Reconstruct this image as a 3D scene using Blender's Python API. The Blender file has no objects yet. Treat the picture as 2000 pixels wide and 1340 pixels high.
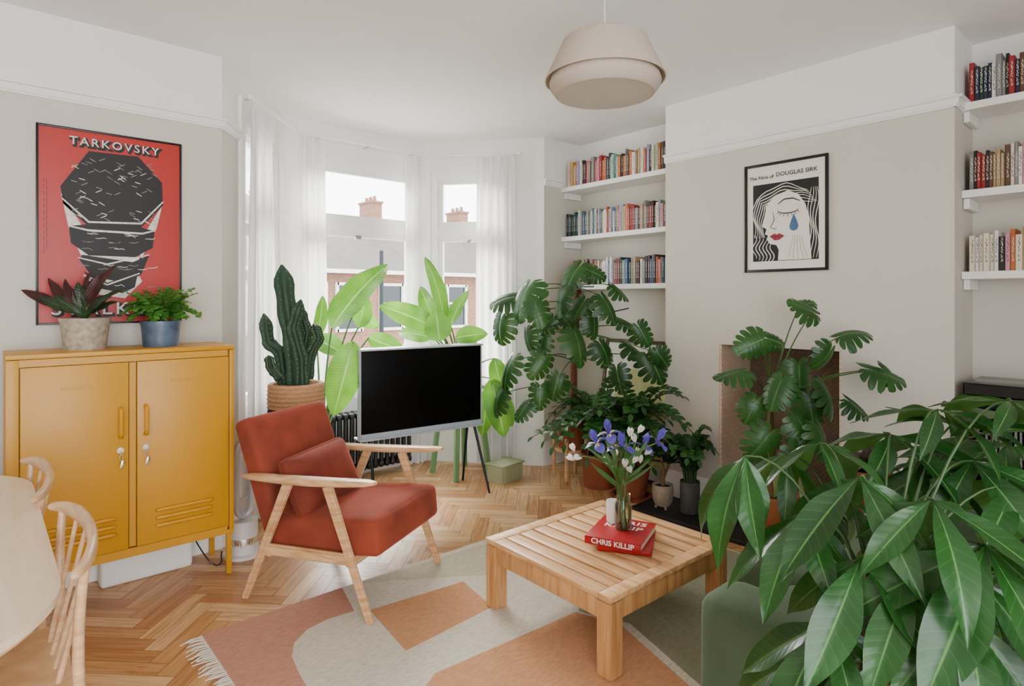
import bpy,bmesh,math,random
from mathutils import Vector,Matrix,Euler
V=Vector;PI=math.pi
R=random.Random(7)
C=bpy.context.scene.collection
FX,FY,FL,U0,V0,HC=.6613,.7501,1180.,1000.,585.,1.38
RV=V((FY,-FX,0));FV=V((FX,FY,0));UP=V((0,0,1))
CEIL=2.73;RAIL=2.357
def P(u,v,d):
    a=(u-U0)/FL;return V(((FX+FY*a)*d,(FY-FX*a)*d,HC-(v-V0)/FL*d))
def PZ(u,v,z):return P(u,v,(HC-z)*FL/(v-V0))
def dirv(du,dv,dd=0):return (RV*du-UP*dv+FV*dd).normalized()
def hx(s):
    s=s.lstrip('#');o=[]
    for i in (0,2,4):
        c=int(s[i:i+2],16)/255;o.append(c/12.92 if c<=.04045 else ((c+.055)/1.055)**2.4)
    L=o[0]*.25+o[1]*.65+o[2]*.1;k=.60+.40*min(1,L/.5)
    return tuple(min(1,max(.001,(L+(c-L)*1.08)*k)) for c in o)+(1,)
# ---------- materials
def base(name,rough=.5,metal=0):
    m=bpy.data.materials.new(name);m.use_nodes=True;n=m.node_tree.nodes;b=n['Principled BSDF']
    b.inputs['Roughness'].default_value=rough;b.inputs['Metallic'].default_value=metal
    return m,n,m.node_tree.links,b
def N(n,t,**k):
    x=n.new(t)
    for a,b in k.items():setattr(x,a,b)
    return x
def mth(n,l,op,a,b=None,c=None):
    x=n.new('ShaderNodeMath');x.operation=op
    for i,q in enumerate((a,b,c)):
        if q is None:continue
        if isinstance(q,(int,float)):x.inputs[i].default_value=q
        else:l.new(q,x.inputs[i])
    return x.outputs[0]
def mixc(n,l,fac,a,b):
    x=n.new('ShaderNodeMix');x.data_type='RGBA'
    for i,q in ((0,fac),(6,a),(7,b)):
        if isinstance(q,(int,float,tuple)):x.inputs[i].default_value=q
        else:l.new(q,x.inputs[i])
    return x.outputs[2]
def mat(name,col,rough=.5,metal=0,var=.06,vs=6,bump=0,bs=80,stretch=(1,1,1),sheen=0,emit=0,coat=0,tr=0,spec=None):
    m,n,l,b=base(name,rough,metal);c=hx(col)
    tc=N(n,'ShaderNodeTexCoord');mp=N(n,'ShaderNodeMapping');mp.inputs['Scale'].default_value=stretch
    l.new(tc.outputs['Object'],mp.inputs[0])
    nz=N(n,'ShaderNodeTexNoise');nz.inputs['Scale'].default_value=vs;nz.inputs['Detail'].default_value=4;l.new(mp.outputs[0],nz.inputs[0])
    fr=mth(n,l,'MULTIPLY_ADD',mth(n,l,'SUBTRACT',nz.outputs[0],.5),2.2,.5);
    cl=N(n,'ShaderNodeClamp');l.new(fr,cl.inputs[0])
    lo=tuple(x*(1-var) for x in c[:3])+(1,);hi=tuple(min(1,x*(1+var)) for x in c[:3])+(1,)
    l.new(mixc(n,l,cl.outputs[0],lo,hi),b.inputs['Base Color'])
    if bump:
        n2=N(n,'ShaderNodeTexNoise');n2.inputs['Scale'].default_value=bs;l.new(mp.outputs[0],n2.inputs[0])
        bp=N(n,'ShaderNodeBump');bp.inputs['Strength'].default_value=bump;bp.inputs['Distance'].default_value=.004
        l.new(n2.outputs[0],bp.inputs['Height']);l.new(bp.outputs[0],b.inputs['Normal'])
    if spec is not None:b.inputs['Specular IOR Level'].default_value=spec
    if sheen:b.inputs['Sheen Weight'].default_value=sheen;b.inputs['Sheen Roughness'].default_value=.4;b.inputs['Sheen Tint'].default_value=tuple(min(1,x*2.5+.05) for x in c[:3])+(1,)
    if coat:b.inputs['Coat Weight'].default_value=coat
    if tr:
        t=N(n,'ShaderNodeBsdfTranslucent');t.inputs[0].default_value=c;mx=N(n,'ShaderNodeMixShader');mx.inputs[0].default_value=tr
        l.new(b.outputs[0],mx.inputs[1]);l.new(t.outputs[0],mx.inputs[2]);l.new(mx.outputs[0],n['Material Output'].inputs[0])
    return m
def wood(name,c1,c2,rough=.45,sc=(3,45,45),coord='Object',bump=.05,knots=0):
    m,n,l,b=base(name,rough)
    tc=N(n,'ShaderNodeTexCoord');mp=N(n,'ShaderNodeMapping');mp.inputs['Scale'].default_value=sc;l.new(tc.outputs[coord],mp.inputs[0])
    nz=N(n,'ShaderNodeTexNoise');nz.inputs['Scale'].default_value=1;nz.inputs['Detail'].default_value=6;nz.inputs['Distortion'].default_value=.6;l.new(mp.outputs[0],nz.inputs[0])
    r=N(n,'ShaderNodeValToRGB');r.color_ramp.elements[0].position=.3;r.color_ramp.elements[0].color=hx(c1);r.color_ramp.elements[1].position=.65;r.color_ramp.elements[1].color=hx(c2)
    l.new(nz.outputs[0],r.inputs[0]);col=r.outputs[0]
    if knots:
        m2=N(n,'ShaderNodeMapping');m2.inputs['Scale'].default_value=(5,14,1);l.new(tc.outputs[coord],m2.inputs[0])
        n3=N(n,'ShaderNodeTexNoise');n3.inputs['Scale'].default_value=1;n3.inputs['Detail'].default_value=3;l.new(m2.outputs[0],n3.inputs[0])
        mr=N(n,'ShaderNodeMapRange');mr.inputs[1].default_value=.64;mr.inputs[2].default_value=.74;l.new(n3.outputs[0],mr.inputs[0])
        col=mixc(n,l,mth(n,l,'MULTIPLY',mr.outputs[0],.65),col,hx('#5d3418'))
    l.new(col,b.inputs['Base Color'])
    if bump:
        bp=N(n,'ShaderNodeBump');bp.inputs['Strength'].default_value=bump;bp.inputs['Distance'].default_value=.003;l.new(nz.outputs[0],bp.inputs['Height']);l.new(bp.outputs[0],b.inputs['Normal'])
    return m
def leafmat(name,c1,c2,vein,nv=9,rough=.35,tr=.25,vs=.5,back=None,ns=5,bs=.35):
    m,n,l,b=base(name,rough);tc=N(n,'ShaderNodeTexCoord');sp=N(n,'ShaderNodeSeparateXYZ');l.new(tc.outputs['UV'],sp.inputs[0])
    a=mth(n,l,'MULTIPLY',mth(n,l,'ABSOLUTE',mth(n,l,'SUBTRACT',sp.outputs[0],.5)),2)
    mid=N(n,'ShaderNodeMapRange');mid.inputs[1].default_value=.025;mid.inputs[2].default_value=.07;mid.inputs[3].default_value=.9;mid.inputs[4].default_value=0;l.new(a,mid.inputs[0])
    t=mth(n,l,'SUBTRACT',mth(n,l,'MULTIPLY',sp.outputs[1],float(nv)),mth(n,l,'MULTIPLY',a,1.3))
    fr=mth(n,l,'ABSOLUTE',mth(n,l,'SUBTRACT',mth(n,l,'FRACT',t),.5))
    vn=N(n,'ShaderNodeMapRange');vn.inputs[1].default_value=.01;vn.inputs[2].default_value=.07;vn.inputs[3].default_value=vs;vn.inputs[4].default_value=0;l.new(fr,vn.inputs[0])
    mask=mth(n,l,'MAXIMUM',mid.outputs[0],vn.outputs[0])
    nz=N(n,'ShaderNodeTexNoise');nz.inputs['Scale'].default_value=ns;l.new(tc.outputs['Object'],nz.inputs[0])
    mr=N(n,'ShaderNodeMapRange');mr.inputs[1].default_value=.35;mr.inputs[2].default_value=.65;l.new(nz.outputs[0],mr.inputs[0])
    col=mixc(n,l,mask,mixc(n,l,mr.outputs[0],hx(c1),hx(c2)),hx(vein))
    if back:
        g=N(n,'ShaderNodeNewGeometry');col=mixc(n,l,g.outputs['Backfacing'],col,hx(back))
    l.new(col,b.inputs['Base Color']);b.inputs['Specular IOR Level'].default_value=.4
    bp=N(n,'ShaderNodeBump');bp.inputs['Strength'].default_value=bs;bp.inputs['Distance'].default_value=.003;l.new(fr,bp.inputs['Height']);l.new(bp.outputs[0],b.inputs['Normal'])
    tl=N(n,'ShaderNodeBsdfTranslucent');l.new(mixc(n,l,.4,col,hx('#7fae35')),tl.inputs[0]);mx=N(n,'ShaderNodeMixShader');mx.inputs[0].default_value=tr
    l.new(b.outputs[0],mx.inputs[1]);l.new(tl.outputs[0],mx.inputs[2]);l.new(mx.outputs[0],n['Material Output'].inputs[0])
    return m
def glass(name,tint='#ffffff',ior=1.2):
    m,n,l,b=base(name);n.remove(b);t=N(n,'ShaderNodeBsdfTransparent');t.inputs[0].default_value=(1,1,1,1) if tint=='#ffffff' else (.93,.96,.93,1);g=N(n,'ShaderNodeBsdfGlossy');g.inputs['Roughness'].default_value=.03
    fr=N(n,'ShaderNodeLayerWeight');fr.inputs[0].default_value=ior-1
    mx=N(n,'ShaderNodeMixShader');l.new(mth(n,l,'MULTIPLY',fr.outputs[0],.6),mx.inputs[0]);l.new(t.outputs[0],mx.inputs[1]);l.new(g.outputs[0],mx.inputs[2]);l.new(mx.outputs[0],n['Material Output'].inputs[0])
    return m
def sheer(name):
    m,n,l,b=base(name,.9);b.inputs['Base Color'].default_value=(.86,.85,.83,1)
    tl=N(n,'ShaderNodeBsdfTranslucent');tl.inputs[0].default_value=(.86,.85,.83,1);tp=N(n,'ShaderNodeBsdfTransparent')
    wv=N(n,'ShaderNodeTexNoise');wv.inputs['Scale'].default_value=300
    m1=N(n,'ShaderNodeMixShader');m1.inputs[0].default_value=.34;l.new(b.outputs[0],m1.inputs[1]);l.new(tl.outputs[0],m1.inputs[2])
    m2=N(n,'ShaderNodeMixShader');l.new(mth(n,l,'MULTIPLY',wv.outputs[0],.04),m2.inputs[0]);l.new(m1.outputs[0],m2.inputs[1]);l.new(tp.outputs[0],m2.inputs[2]);l.new(m2.outputs[0],n['Material Output'].inputs[0])
    return m
def wallmat(name,lo,hi,zs):
    m,n,l,b=base(name,.85);g=N(n,'ShaderNodeNewGeometry');sp=N(n,'ShaderNodeSeparateXYZ');l.new(g.outputs['Position'],sp.inputs[0])
    f=mth(n,l,'GREATER_THAN',sp.outputs[2],zs)
    l.new(mixc(n,l,f,hx(lo),hx(hi)),b.inputs['Base Color']);return m
def brick(name,c1,c2,mort,scale,sw='xz',rot=0,bw=.5,rh=.25,ms=.02):
    m,n,l,b=base(name,.85);tc=N(n,'ShaderNodeTexCoord');sp=N(n,'ShaderNodeSeparateXYZ');l.new(tc.outputs['Object'],sp.inputs[0]);cb=N(n,'ShaderNodeCombineXYZ')
    ix={'x':0,'y':1,'z':2};l.new(sp.outputs[ix[sw[0]]],cb.inputs[0]);l.new(sp.outputs[ix[sw[1]]],cb.inputs[1])
    mp=N(n,'ShaderNodeMapping');mp.inputs['Rotation'].default_value=(0,0,rot);l.new(cb.outputs[0],mp.inputs[0])
    t=N(n,'ShaderNodeTexBrick');t.inputs['Color1'].default_value=hx(c1);t.inputs['Color2'].default_value=hx(c2);t.inputs['Mortar'].default_value=hx(mort)
    t.inputs['Scale'].default_value=scale;t.inputs['Mortar Size'].default_value=ms;t.inputs['Brick Width'].default_value=bw;t.inputs['Row Height'].default_value=rh
    l.new(mp.outputs[0],t.inputs[0]);l.new(t.outputs[0],b.inputs['Base Color']);return m
# ---------- mesh builder
class MB:
    def __init__(s):s.v=[];s.f=[];s.mi=[];s.uv=[]
    def add(s,vs,fs,mi=0,uvs=None):
        o=len(s.v);s.v+=[V(x) for x in vs]
        for k,f in enumerate(fs):
            s.f.append([i+o for i in f]);s.mi.append(mi);s.uv.append([uvs[i] for i in f] if uvs else [(0,0)]*len(f))
        return s
    def box(s,c,sz,bev=0,rot=None,mi=0,seg=2):
        bm=bmesh.new();bmesh.ops.create_cube(bm,size=1)
        for q in bm.verts:q.co=V((q.co.x*sz[0],q.co.y*sz[1],q.co.z*sz[2]))
        if bev:bmesh.ops.bevel(bm,geom=bm.edges[:],offset=min(bev,min(sz)*.48),segments=seg,profile=.5,affect='EDGES')
        M=rot.to_matrix() if isinstance(rot,Euler) else rot
        bm.verts.index_update();vs=[(M@q.co if M else q.co)+V(c) for q in bm.verts];fs=[[q.index for q in f.verts] for f in bm.faces];bm.free()
        return s.add(vs,fs,mi)
    def bar(s,p0,p1,w,h,bev=.004,mi=0,taper=1,upv=None):
        p0=V(p0);p1=V(p1);t=(p1-p0);L=t.length;t.normalize();u=V(upv) if upv else (UP if abs(t.z)<.9 else V((0,1,0)))
        b=t.cross(u).normalized();u=b.cross(t)
        bm=bmesh.new();bmesh.ops.create_cube(bm,size=1)
        for q in bm.verts:
            k=1 if q.co.z<0 else taper;q.co=V((q.co.x*w*k,q.co.y*h*k,q.co.z*L))
        if bev:bmesh.ops.bevel(bm,geom=bm.edges[:],offset=min(bev,min(w,h)*.4),segments=2,affect='EDGES')
        bm.verts.index_update();mid=(p0+p1)/2;vs=[mid+b*q.co.x+u*q.co.y+t*q.co.z for q in bm.verts];fs=[[q.index for q in f.verts] for f in bm.faces];bm.free()
        return s.add(vs,fs,mi)
    def loft(s,rings,cap=True,mi=0,close=True):
        n=len(rings[0]);vs=[p for r in rings for p in r];fs=[]
        for i in range(len(rings)-1):
            for j in range(n if close else n-1):
                k=(j+1)%n;fs.append([i*n+j,i*n+k,(i+1)*n+k,(i+1)*n+j])
        if cap:fs.append(list(range(n))[::-1]);fs.append([(len(rings)-1)*n+j for j in range(n)])
        return s.add(vs,fs,mi)
    def tube(s,pts,r,n=8,mi=0,cap=True,rib=None,flat=1):
        pts=[V(p) for p in pts]
        if not isinstance(r,(list,tuple)):r=[r]*len(pts)
        rings=[];pb=None
        for i,p in enumerate(pts):
            t=(pts[min(i+1,len(pts)-1)]-pts[max(i-1,0)])
            t=t.normalized() if t.length>1e-9 else UP
            if pb is None:
                b=t.cross(V((0,1,0)) if abs(t.y)<.8 else V((1,0,0))).normalized()
            else:
                b=(pb-t*pb.dot(t)).normalized()
            pb=b;c=t.cross(b);ring=[]
            for j in range(n):
                a=2*PI*j/n;k=rib(a) if rib else 1
                ring.append(p+b*math.cos(a)*r[i]*k+c*math.sin(a)*r[i]*k*flat)
            rings.append(ring)
        return s.loft(rings,cap,mi)
    def lathe(s,prof,c=(0,0,0),n=32,mi=0,cap=False):
        c=V(c);rings=[[c+V((r*math.cos(2*PI*j/n),r*math.sin(2*PI*j/n),z)) for j in range(n)] for r,z in prof]
        return s.loft(rings,cap,mi)
    def poly(s,pts,z=0,mi=0):
        return s.add([(p[0],p[1],z) for p in pts],[list(range(len(pts)))],mi)
    def stroke(s,pts,w,z=0,mi=0):
        vs=[];n=len(pts)
        for i,p in enumerate(pts):
            a=pts[max(i-1,0)];b=pts[min(i+1,n-1)];dx,dy=b[0]-a[0],b[1]-a[1];L=math.hypot(dx,dy) or 1
            k=w*(.35+.65*math.sin(PI*(i+.5)/n))/2
            vs+=[(p[0]-dy/L*k,p[1]+dx/L*k,z),(p[0]+dy/L*k,p[1]-dx/L*k,z)]
        return s.add(vs,[[2*i,2*i+1,2*i+3,2*i+2] for i in range(n-1)],mi)
    def prism(s,pts,z0,z1,mi=0,mis=None):
        n=len(pts);vs=[(p[0],p[1],z0) for p in pts]+[(p[0],p[1],z1) for p in pts]
        return s.add(vs,[list(range(n))[::-1],[n+i for i in range(n)]]+[[i,(i+1)%n,n+(i+1)%n,n+i] for i in range(n)],mi)
    def soft(s,c,sz,r,rot=None,puff=(0,0,0),n=12,mi=0,pinch=0):
        h=[x/2 for x in sz];M=rot.to_matrix() if rot else Matrix.Identity(3);vs=[];ix={};fs=[]
        def pt(p):
            k=tuple(round(x,5) for x in p)
            if k in ix:return ix[k]
            q=V((p[0]*h[0],p[1]*h[1],p[2]*h[2]));inn=V([max(-(h[i]-r),min(h[i]-r,q[i])) for i in range(3)])
            d=q-inn;d.normalize();o=inn+d*r
            w=[1-p[i]**2 for i in range(3)]
            o.x+=math.copysign(1,p[0])*puff[0]*w[1]*w[2]*abs(p[0]);o.y+=math.copysign(1,p[1])*puff[1]*w[0]*w[2]*abs(p[1]);o.z+=math.copysign(1,p[2])*puff[2]*w[0]*w[1]*abs(p[2])
            if pinch:
                e=max(abs(p[0]),abs(p[2]));o.y*=1-pinch*e**4
            ix[k]=len(vs);vs.append(M@o+V(c));return ix[k]
        g=[math.sin((-1+2*i/n)*PI/2) for i in range(n+1)]
        for ax in range(3):
            for sg in (-1,1):
                for i in range(n):
                    for j in range(n):
                        q=[]
                        for a,b in ((i,j),(i+1,j),(i+1,j+1),(i,j+1)):
                            p=[0,0,0];p[ax]=sg;p[(ax+1)%3]=g[a];p[(ax+2)%3]=g[b];q.append(pt(p))
                        fs.append(q if sg>0 else q[::-1])
        return s.add(vs,fs,mi)
    def leaf(s,b,T,Nn,L,W,bend=.5,cup=.15,kind='lance',n=8,m=2,wave=0,mi=0):
        T=T.normalized();Nn=(Nn-T*Nn.dot(T));Nn=Nn.normalized() if Nn.length>1e-4 else UP.cross(T).normalized();B=T.cross(Nn)
        f={'lance':lambda t:math.sin(PI*t**.75)**.9,'oval':lambda t:math.sin(PI*t**.9)**.65,'paddle':lambda t:math.sin(PI*t**.8)**.6,'obov':lambda t:math.sin(PI*t**1.25)**.85,'point':lambda t:math.sin(PI*t**1.08)**1.15}[kind]
        k=bend/L if abs(bend)>.01 else .01/L;vs=[];uv=[];ph=R.random()*6
        for i in range(n+1):
            t=i/n;tt=min(max(t,.004),.996);w=max(f(tt),.01)*W/2;y=L*t
            for j in range(-m,m+1):
                x=w*j/m;z=-(1-math.cos(k*y))/k+cup*abs(x)+wave*W*math.sin(t*14+ph+(1 if j>0 else 0))*(abs(j)/m)**2
                vs.append(b+B*x+T*(math.sin(k*y)/k)+Nn*z);uv.append((.5+.5*j/m,t))
        c=2*m+1;return s.add(vs,[[i*c+j,i*c+j+1,(i+1)*c+j+1,(i+1)*c+j] for i in range(n) for j in range(2*m)],mi,uv)
    def monst(s,b,T,Nn,S,bend=.5,cup=.12,mi=0):
        T=T.normalized();Nn=(Nn-T*Nn.dot(T)).normalized();B=T.cross(Nn)
        ro=[0,0,.05,.17,.31,.46,.62,.75];ph=[172,140,112,92,74,57,40,0]
        rs=[(0,1),(.25,1),(.48,1),(.68,.88),(.88,.76),(1,.5),(1.05,.12)]
        k=bend/S
        def mp(x,y):
            z=-(1-math.cos(k*y))/k-cup*(x*x)*4/S*.7+cup*abs(x)*.5
            return b+B*x+T*(math.sin(k*y)/k)+Nn*z
        for sd in (-1,1):
            ln=[a*R.uniform(.88,1.1) for a in [.27,.46,.55,.57,.54,.48,.38,.27]];ln[7]=.27
            cut=[R.random()<.15 for _ in range(7)]
            def E(q,r):return V((max(.002,math.sin(math.radians(ph[q]))*ln[q]*r)*S*sd if ph[q] else 0,(ro[q]+math.cos(math.radians(ph[q]))*ln[q]*r)*S))
            for q in range(7):
                vs=[];uv=[]
                for r,sh in rs:
                    if cut[q] or q in(0,6):sh=1-(1-sh)*.45
                    a=E(q,r);c=E(q+1,r);mm=(a+c)/2
                    for tt in (-1,0,1):
                        h=mm+(c-a)/2*tt*sh
                        if q==6 and tt==1:h=c
                        if tt==0 and r>=.88:h=h+(mm-V((0,ro[q]*S))).normalized()*.02*S
                        vs.append(mp(h.x,h.y));uv.append((.5+.5*h.x/(.6*S),(h.y/S+.3)/1.3))
                fs=[[i*3+j,i*3+j+1,(i+1)*3+j+1,(i+1)*3+j] for i in range(len(rs)-1) for j in range(2)]
                if sd<0:fs=[f[::-1] for f in fs]
                s.add(vs,fs,mi,uv)
        return s
def wm(o):
    m=Matrix.Identity(4)
    while o:
        m=o.matrix_basis@m;o=o.parent
    return m
def build(name,mb,mats,parent=None,world=False,smooth=True,ang=40):
    me=bpy.data.meshes.new(name);vs=mb.v
    if world and parent:
        I=wm(parent).inverted();vs=[I@p for p in vs]
    me.from_pydata([tuple(p) for p in vs],[],mb.f)
    for m in (mats if isinstance(mats,(list,tuple)) else [mats]):me.materials.append(m)
    me.polygons.foreach_set('material_index',mb.mi)
    u=me.uv_layers.new(name='UVMap');fl=[c for f in mb.uv for q in f for c in q];u.data.foreach_set('uv',fl)
    if smooth:
        me.polygons.foreach_set('use_smooth',[True]*len(me.polygons));me.set_sharp_from_angle(angle=math.radians(ang))
    me.update();o=bpy.data.objects.new(name,me);C.objects.link(o);o.parent=parent;return o
def tag(o,label,cat,group=None):
    o['label']=label;o['category']=cat
    if group:o['group']=group
    return o
def thing(name,label,cat,loc=(0,0,0),rz=0,group=None,rot=None):
    o=bpy.data.objects.new(name,None);o.empty_display_size=.05;C.objects.link(o);o.location=loc;o.rotation_euler=rot if rot else (0,0,rz)
    return tag(o,label,cat,group)
def struct(name,mb,m,parent=None,**k):
    o=build(name,mb,m,parent,**k)
    if parent is None:o['kind']='structure'
    return o
def text(name,s,size,m,parent,M4,extr=.0006,off=0,space=1,sx=1):
    cu=bpy.data.curves.new('t','FONT');cu.body=s;cu.size=size;cu.align_x='CENTER';cu.align_y='CENTER';cu.extrude=extr;cu.offset=off;cu.space_character=space;cu.resolution_u=3
    o=bpy.data.objects.new('t',cu);C.objects.link(o);bpy.context.view_layer.update()
    me=bpy.data.meshes.new_from_object(o.evaluated_get(bpy.context.evaluated_depsgraph_get()));bpy.data.objects.remove(o)
    me.transform(M4@Matrix.Diagonal((sx,1,1,1)));me.materials.clear();me.materials.append(m);me.name=name
    q=bpy.data.objects.new(name,me);C.objects.link(q);q.parent=parent;return q
def bez(a,b,c,n=8):
    a,b,c=V(a),V(b),V(c);return [a*(1-t)**2+b*2*t*(1-t)+c*t*t for t in [i/n for i in range(n+1)]]
def copy_tree(o,parent=None):
    c=o.copy();C.objects.link(c);c.parent=parent
    for ch in [x for x in bpy.data.objects if x.parent==o]:copy_tree(ch,c)
    return c
# ---------- palette
white=mat('white_paint','#eceae5',.6,var=.01);ceilm=mat('ceiling_paint','#f4f3f0',.9,var=.01)
wall2=wallmat('two_tone_wall_paint','#cec8bc','#efede9',RAIL);wallw=mat('white_wall_paint','#efede9',.85,var=.01)
trimw=mat('trim_gloss','#f0eeea',.4,var=.01)
oak=[wood('oak_%d'%i,a,b,.36,(4,50,1),'UV',.04,knots=1) for i,(a,b) in enumerate([('#b58052','#cfa071'),('#bf8f60','#d9b384'),('#ab764a','#c59164'),('#c69a6e','#deba90'),('#b98656','#d2a575')])]
gapm=mat('floor_gap','#644328',.8)
chairwood=wood('ash_wood','#c19062','#dab38a',.38,(8,8,60));tablewood=wood('teak_slats','#c58f5c','#e2b98c',.42,(40,4,40));legwood=wood('teak_leg','#b98250','#d4a472',.42,(40,40,4))
birch=wood('pale_birch','#dfc8a8','#ead8be',.28,(30,3,30),bump=.02)
mustard=mat('mustard_enamel','#cc9412',.42,var=.02)
rust=mat('rust_velvet','#94402a',.9,var=.36,vs=5,bump=.15,bs=250,sheen=.6);rust2=mat('rust_velvet_dark','#853623',.9,var=.36,vs=7,bump=.15,bs=250,sheen=.6)
sofag=mat('sage_velvet','#4e6046',.85,var=.18,vs=5,bump=.1,bs=250,sheen=.35)
black=mat('black_plastic','#0b0b0c',.35,var=.02);iron=mat('black_iron','#17181a',.5);screen=mat('screen_glass','#030304',.4,var=0,spec=.12)
tvf=mat('tv_blue_grey','#aab4bc',.45,var=.02);dkmetal=mat('dark_metal','#232a2c',.4,metal=.6);steel=mat('steel','#cfccc4',.25,metal=1)
terra=mat('terracotta','#9c5537',.8,var=.15,vs=14,bump=.05);soil=mat('soil','#2b1d14',.95,var=.4,vs=60,bump=.6,bs=90)
shade=mat('linen_shade','#d0c4b3',.9,var=.1,vs=140,tr=.25);shade2=mat('shade_diffuser','#ebe6dd',.9,var=.02,tr=.4)
stemg=mat('stem_green','#4a7434',.5,var=.15);stemd=mat('stem_dark','#3a5829',.6,var=.2);bark=mat('bark','#7e6044',.85,var=.25,vs=30,bump=.4,bs=60);moss=mat('moss_pole_fibre','#744529',.95,var=.35,vs=50,bump=.7,bs=120)
L_mon=leafmat('monstera_leaf','#1e4726','#3a6a33','#55854a',9,.36,.16,.18,ns=3.5);L_zz=leafmat('zz_leaf','#214d26','#3d7436','#4a7a3c',3,.3,.15,.08)
L_str=leafmat('strelitzia_leaf','#4d8a34','#79b04f','#a8cf80',26,.36,.36,.3);L_pac=leafmat('pachira_leaf','#173f1a','#2e602a','#5d8a4c',12,.30,.13,.22,back='#4f7d3f',ns=4,bs=.16)
L_cal=leafmat('calathea_leaf','#1f3524','#3a4f30','#5f7a4a',10,.4,.15,.4,back='#5a1420');L_red=leafmat('calathea_red_leaf','#3d1014','#521a1e','#6a3030',10,.45,.1,.3)
L_fern=leafmat('fern_leaf','#56963f','#80ba5c','#95c97a',5,.5,.35,.1);L_pur=leafmat('purple_leaf','#4a1830','#2f3a2a','#a0607c',4,.35,.15,.5)
L_dk=leafmat('succulent_leaf','#27472a','#3b5e36','#5a7a55',3,.4,.05,.1)
cact=mat('cactus_skin','#2f5138',.6,var=.25,vs=20,bump=.2);areole=mat('cactus_spines','#8f8a68',.8)
glassm=glass('clear_glass',ior=1.08);jarm=glass('jar_glass','#eaf2ec',ior=1.4);curt=sheer('sheer_curtain')
papercream=mat('paper_cream','#e6e0d3',.6,var=.02);ink=mat('ink_black','#171513',.55,var=.1);posterred=mat('poster_red','#c22c24',.4,var=.05,vs=3);inkgrey=mat('ink_grey','#8a857f',.6,var=.5,vs=60);inkwhite=mat('ink_white','#d9d3cb',.6,var=.3,vs=40)
pages=mat('book_pages','#e2dac6',.8,var=.05,vs=200)
# ---------- camera
cd=bpy.data.cameras.new('camera');cam=bpy.data.objects.new('camera',cd);C.objects.link(cam);bpy.context.scene.camera=cam
cam.location=(0,0,HC);cam.rotation_euler=(PI/2,0,-math.atan2(FX,FY));cd.sensor_width=36;cd.lens=FL/2000*36;cd.shift_y=-(670-V0)/2000;cd.clip_start=.02;cd.clip_end=200
# ---------- room
BAY=[(1.013,3.59),(1.16,3.79),(1.66,4.40),(2.87,4.40),(3.37,3.79),(3.52,3.59)]
def slab(mb,p0,p1,z0,z1,tin,tout,s0=0,s1=1,e0=0,e1=0,mi=0):
    p0=V((p0[0],p0[1]));p1=V((p1[0],p1[1]));t=p1-p0;L=t.length;t.normalize();n=V((-t.y,t.x))
    a=p0+t*(L*s0-e0);b=p0+t*(L*s1+e1);q=[a-n*tin,b-n*tin,b+n*tout,a+n*tout]
    return mb.prism([tuple(x) for x in q],z0,z1,mi)
TH=.12
def wallseg(name,p0,p1,m,e0=0,e1=0):
    mb=MB();slab(mb,p0,p1,0,CEIL,0,TH,e0=e0,e1=e1);return struct(name,mb,m,smooth=False)
wallseg('wall_front',(-2.6,3.59),BAY[0],wall2)
mb=MB();slab(mb,BAY[0],BAY[1],0,CEIL,0,TH);struct('wall_front_splay',mb,wall2,smooth=False)
wallseg('wall_front_right',BAY[5],(3.96,3.59),wall2,e1=TH)
mb=MB();slab(mb,BAY[4],BAY[5],0,CEIL,0,TH);struct('wall_bay_splay',mb,wallw,smooth=False)
Z0,Z1=.64,2.46
for nm,a,b,s0,s1 in (('wall_bay_left',BAY[1],BAY[2],.07,.93),('wall_bay_centre',BAY[2],BAY[3],.04,.96),('wall_bay_right',BAY[3],BAY[4],.07,.93)):
    mb=MB();slab(mb,a,b,0,Z0,0,TH,e0=.02,e1=.02);slab(mb,a,b,Z1,CEIL,0,TH,e0=.02,e1=.02);slab(mb,a,b,Z0,Z1,0,TH,0,s0,e0=.02);slab(mb,a,b,Z0,Z1,0,TH,s1,1,e1=.02);struct(nm,mb,wallw,smooth=False)
def window(i,a,b,s0,s1):
    mb=MB();L=(V(b)-V(a)).length;w=.06/L;zt=1.95
    slab(mb,a,b,Z0,Z1,-.015,.085,s0,s0+w);slab(mb,a,b,Z0,Z1,-.015,.085,s1-w,s1)
    slab(mb,a,b,Z0,Z0+.08,-.015,.085,s0+w,s1-w);slab(mb,a,b,Z1-.05,Z1,-.015,.085,s0+w,s1-w);slab(mb,a,b,zt-.035,zt+.035,-.015,.085,s0+w,s1-w)
    o=struct('window_%d'%i,mb,trimw,smooth=False)
    sh=MB();w2=.045/L
    for z0,z1 in ((Z0+.08,zt-.035),(zt+.035,Z1-.05)):
        slab(sh,a,b,z0,z1,-.03,.07,s0+w,s0+w+w2);slab(sh,a,b,z0,z1,-.03,.07,s1-w-w2,s1-w);slab(sh,a,b,z0,z0+.06,-.03,.07,s0+w+w2,s1-w-w2);slab(sh,a,b,z1-.04,z1,-.03,.07,s0+w+w2,s1-w-w2)
    build('sash',sh,trimw,o,smooth=False)
    g=MB();slab(g,a,b,Z0+.14,zt-.035,-.05,.054,s0+w+w2,s1-w-w2);slab(g,a,b,zt+.09,Z1-.09,-.05,.054,s0+w+w2,s1-w-w2);build('pane',g,glassm,o,smooth=False)
    h=MB();slab(h,a,b,zt-.09,zt-.06,-.015,.03,.48,.52);build('handle',h,steel,o)
window(1,BAY[1],BAY[2],.07,.93);window(2,BAY[2],BAY[3],.04,.96);window(3,BAY[3],BAY[4],.07,.93)
k=0
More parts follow.
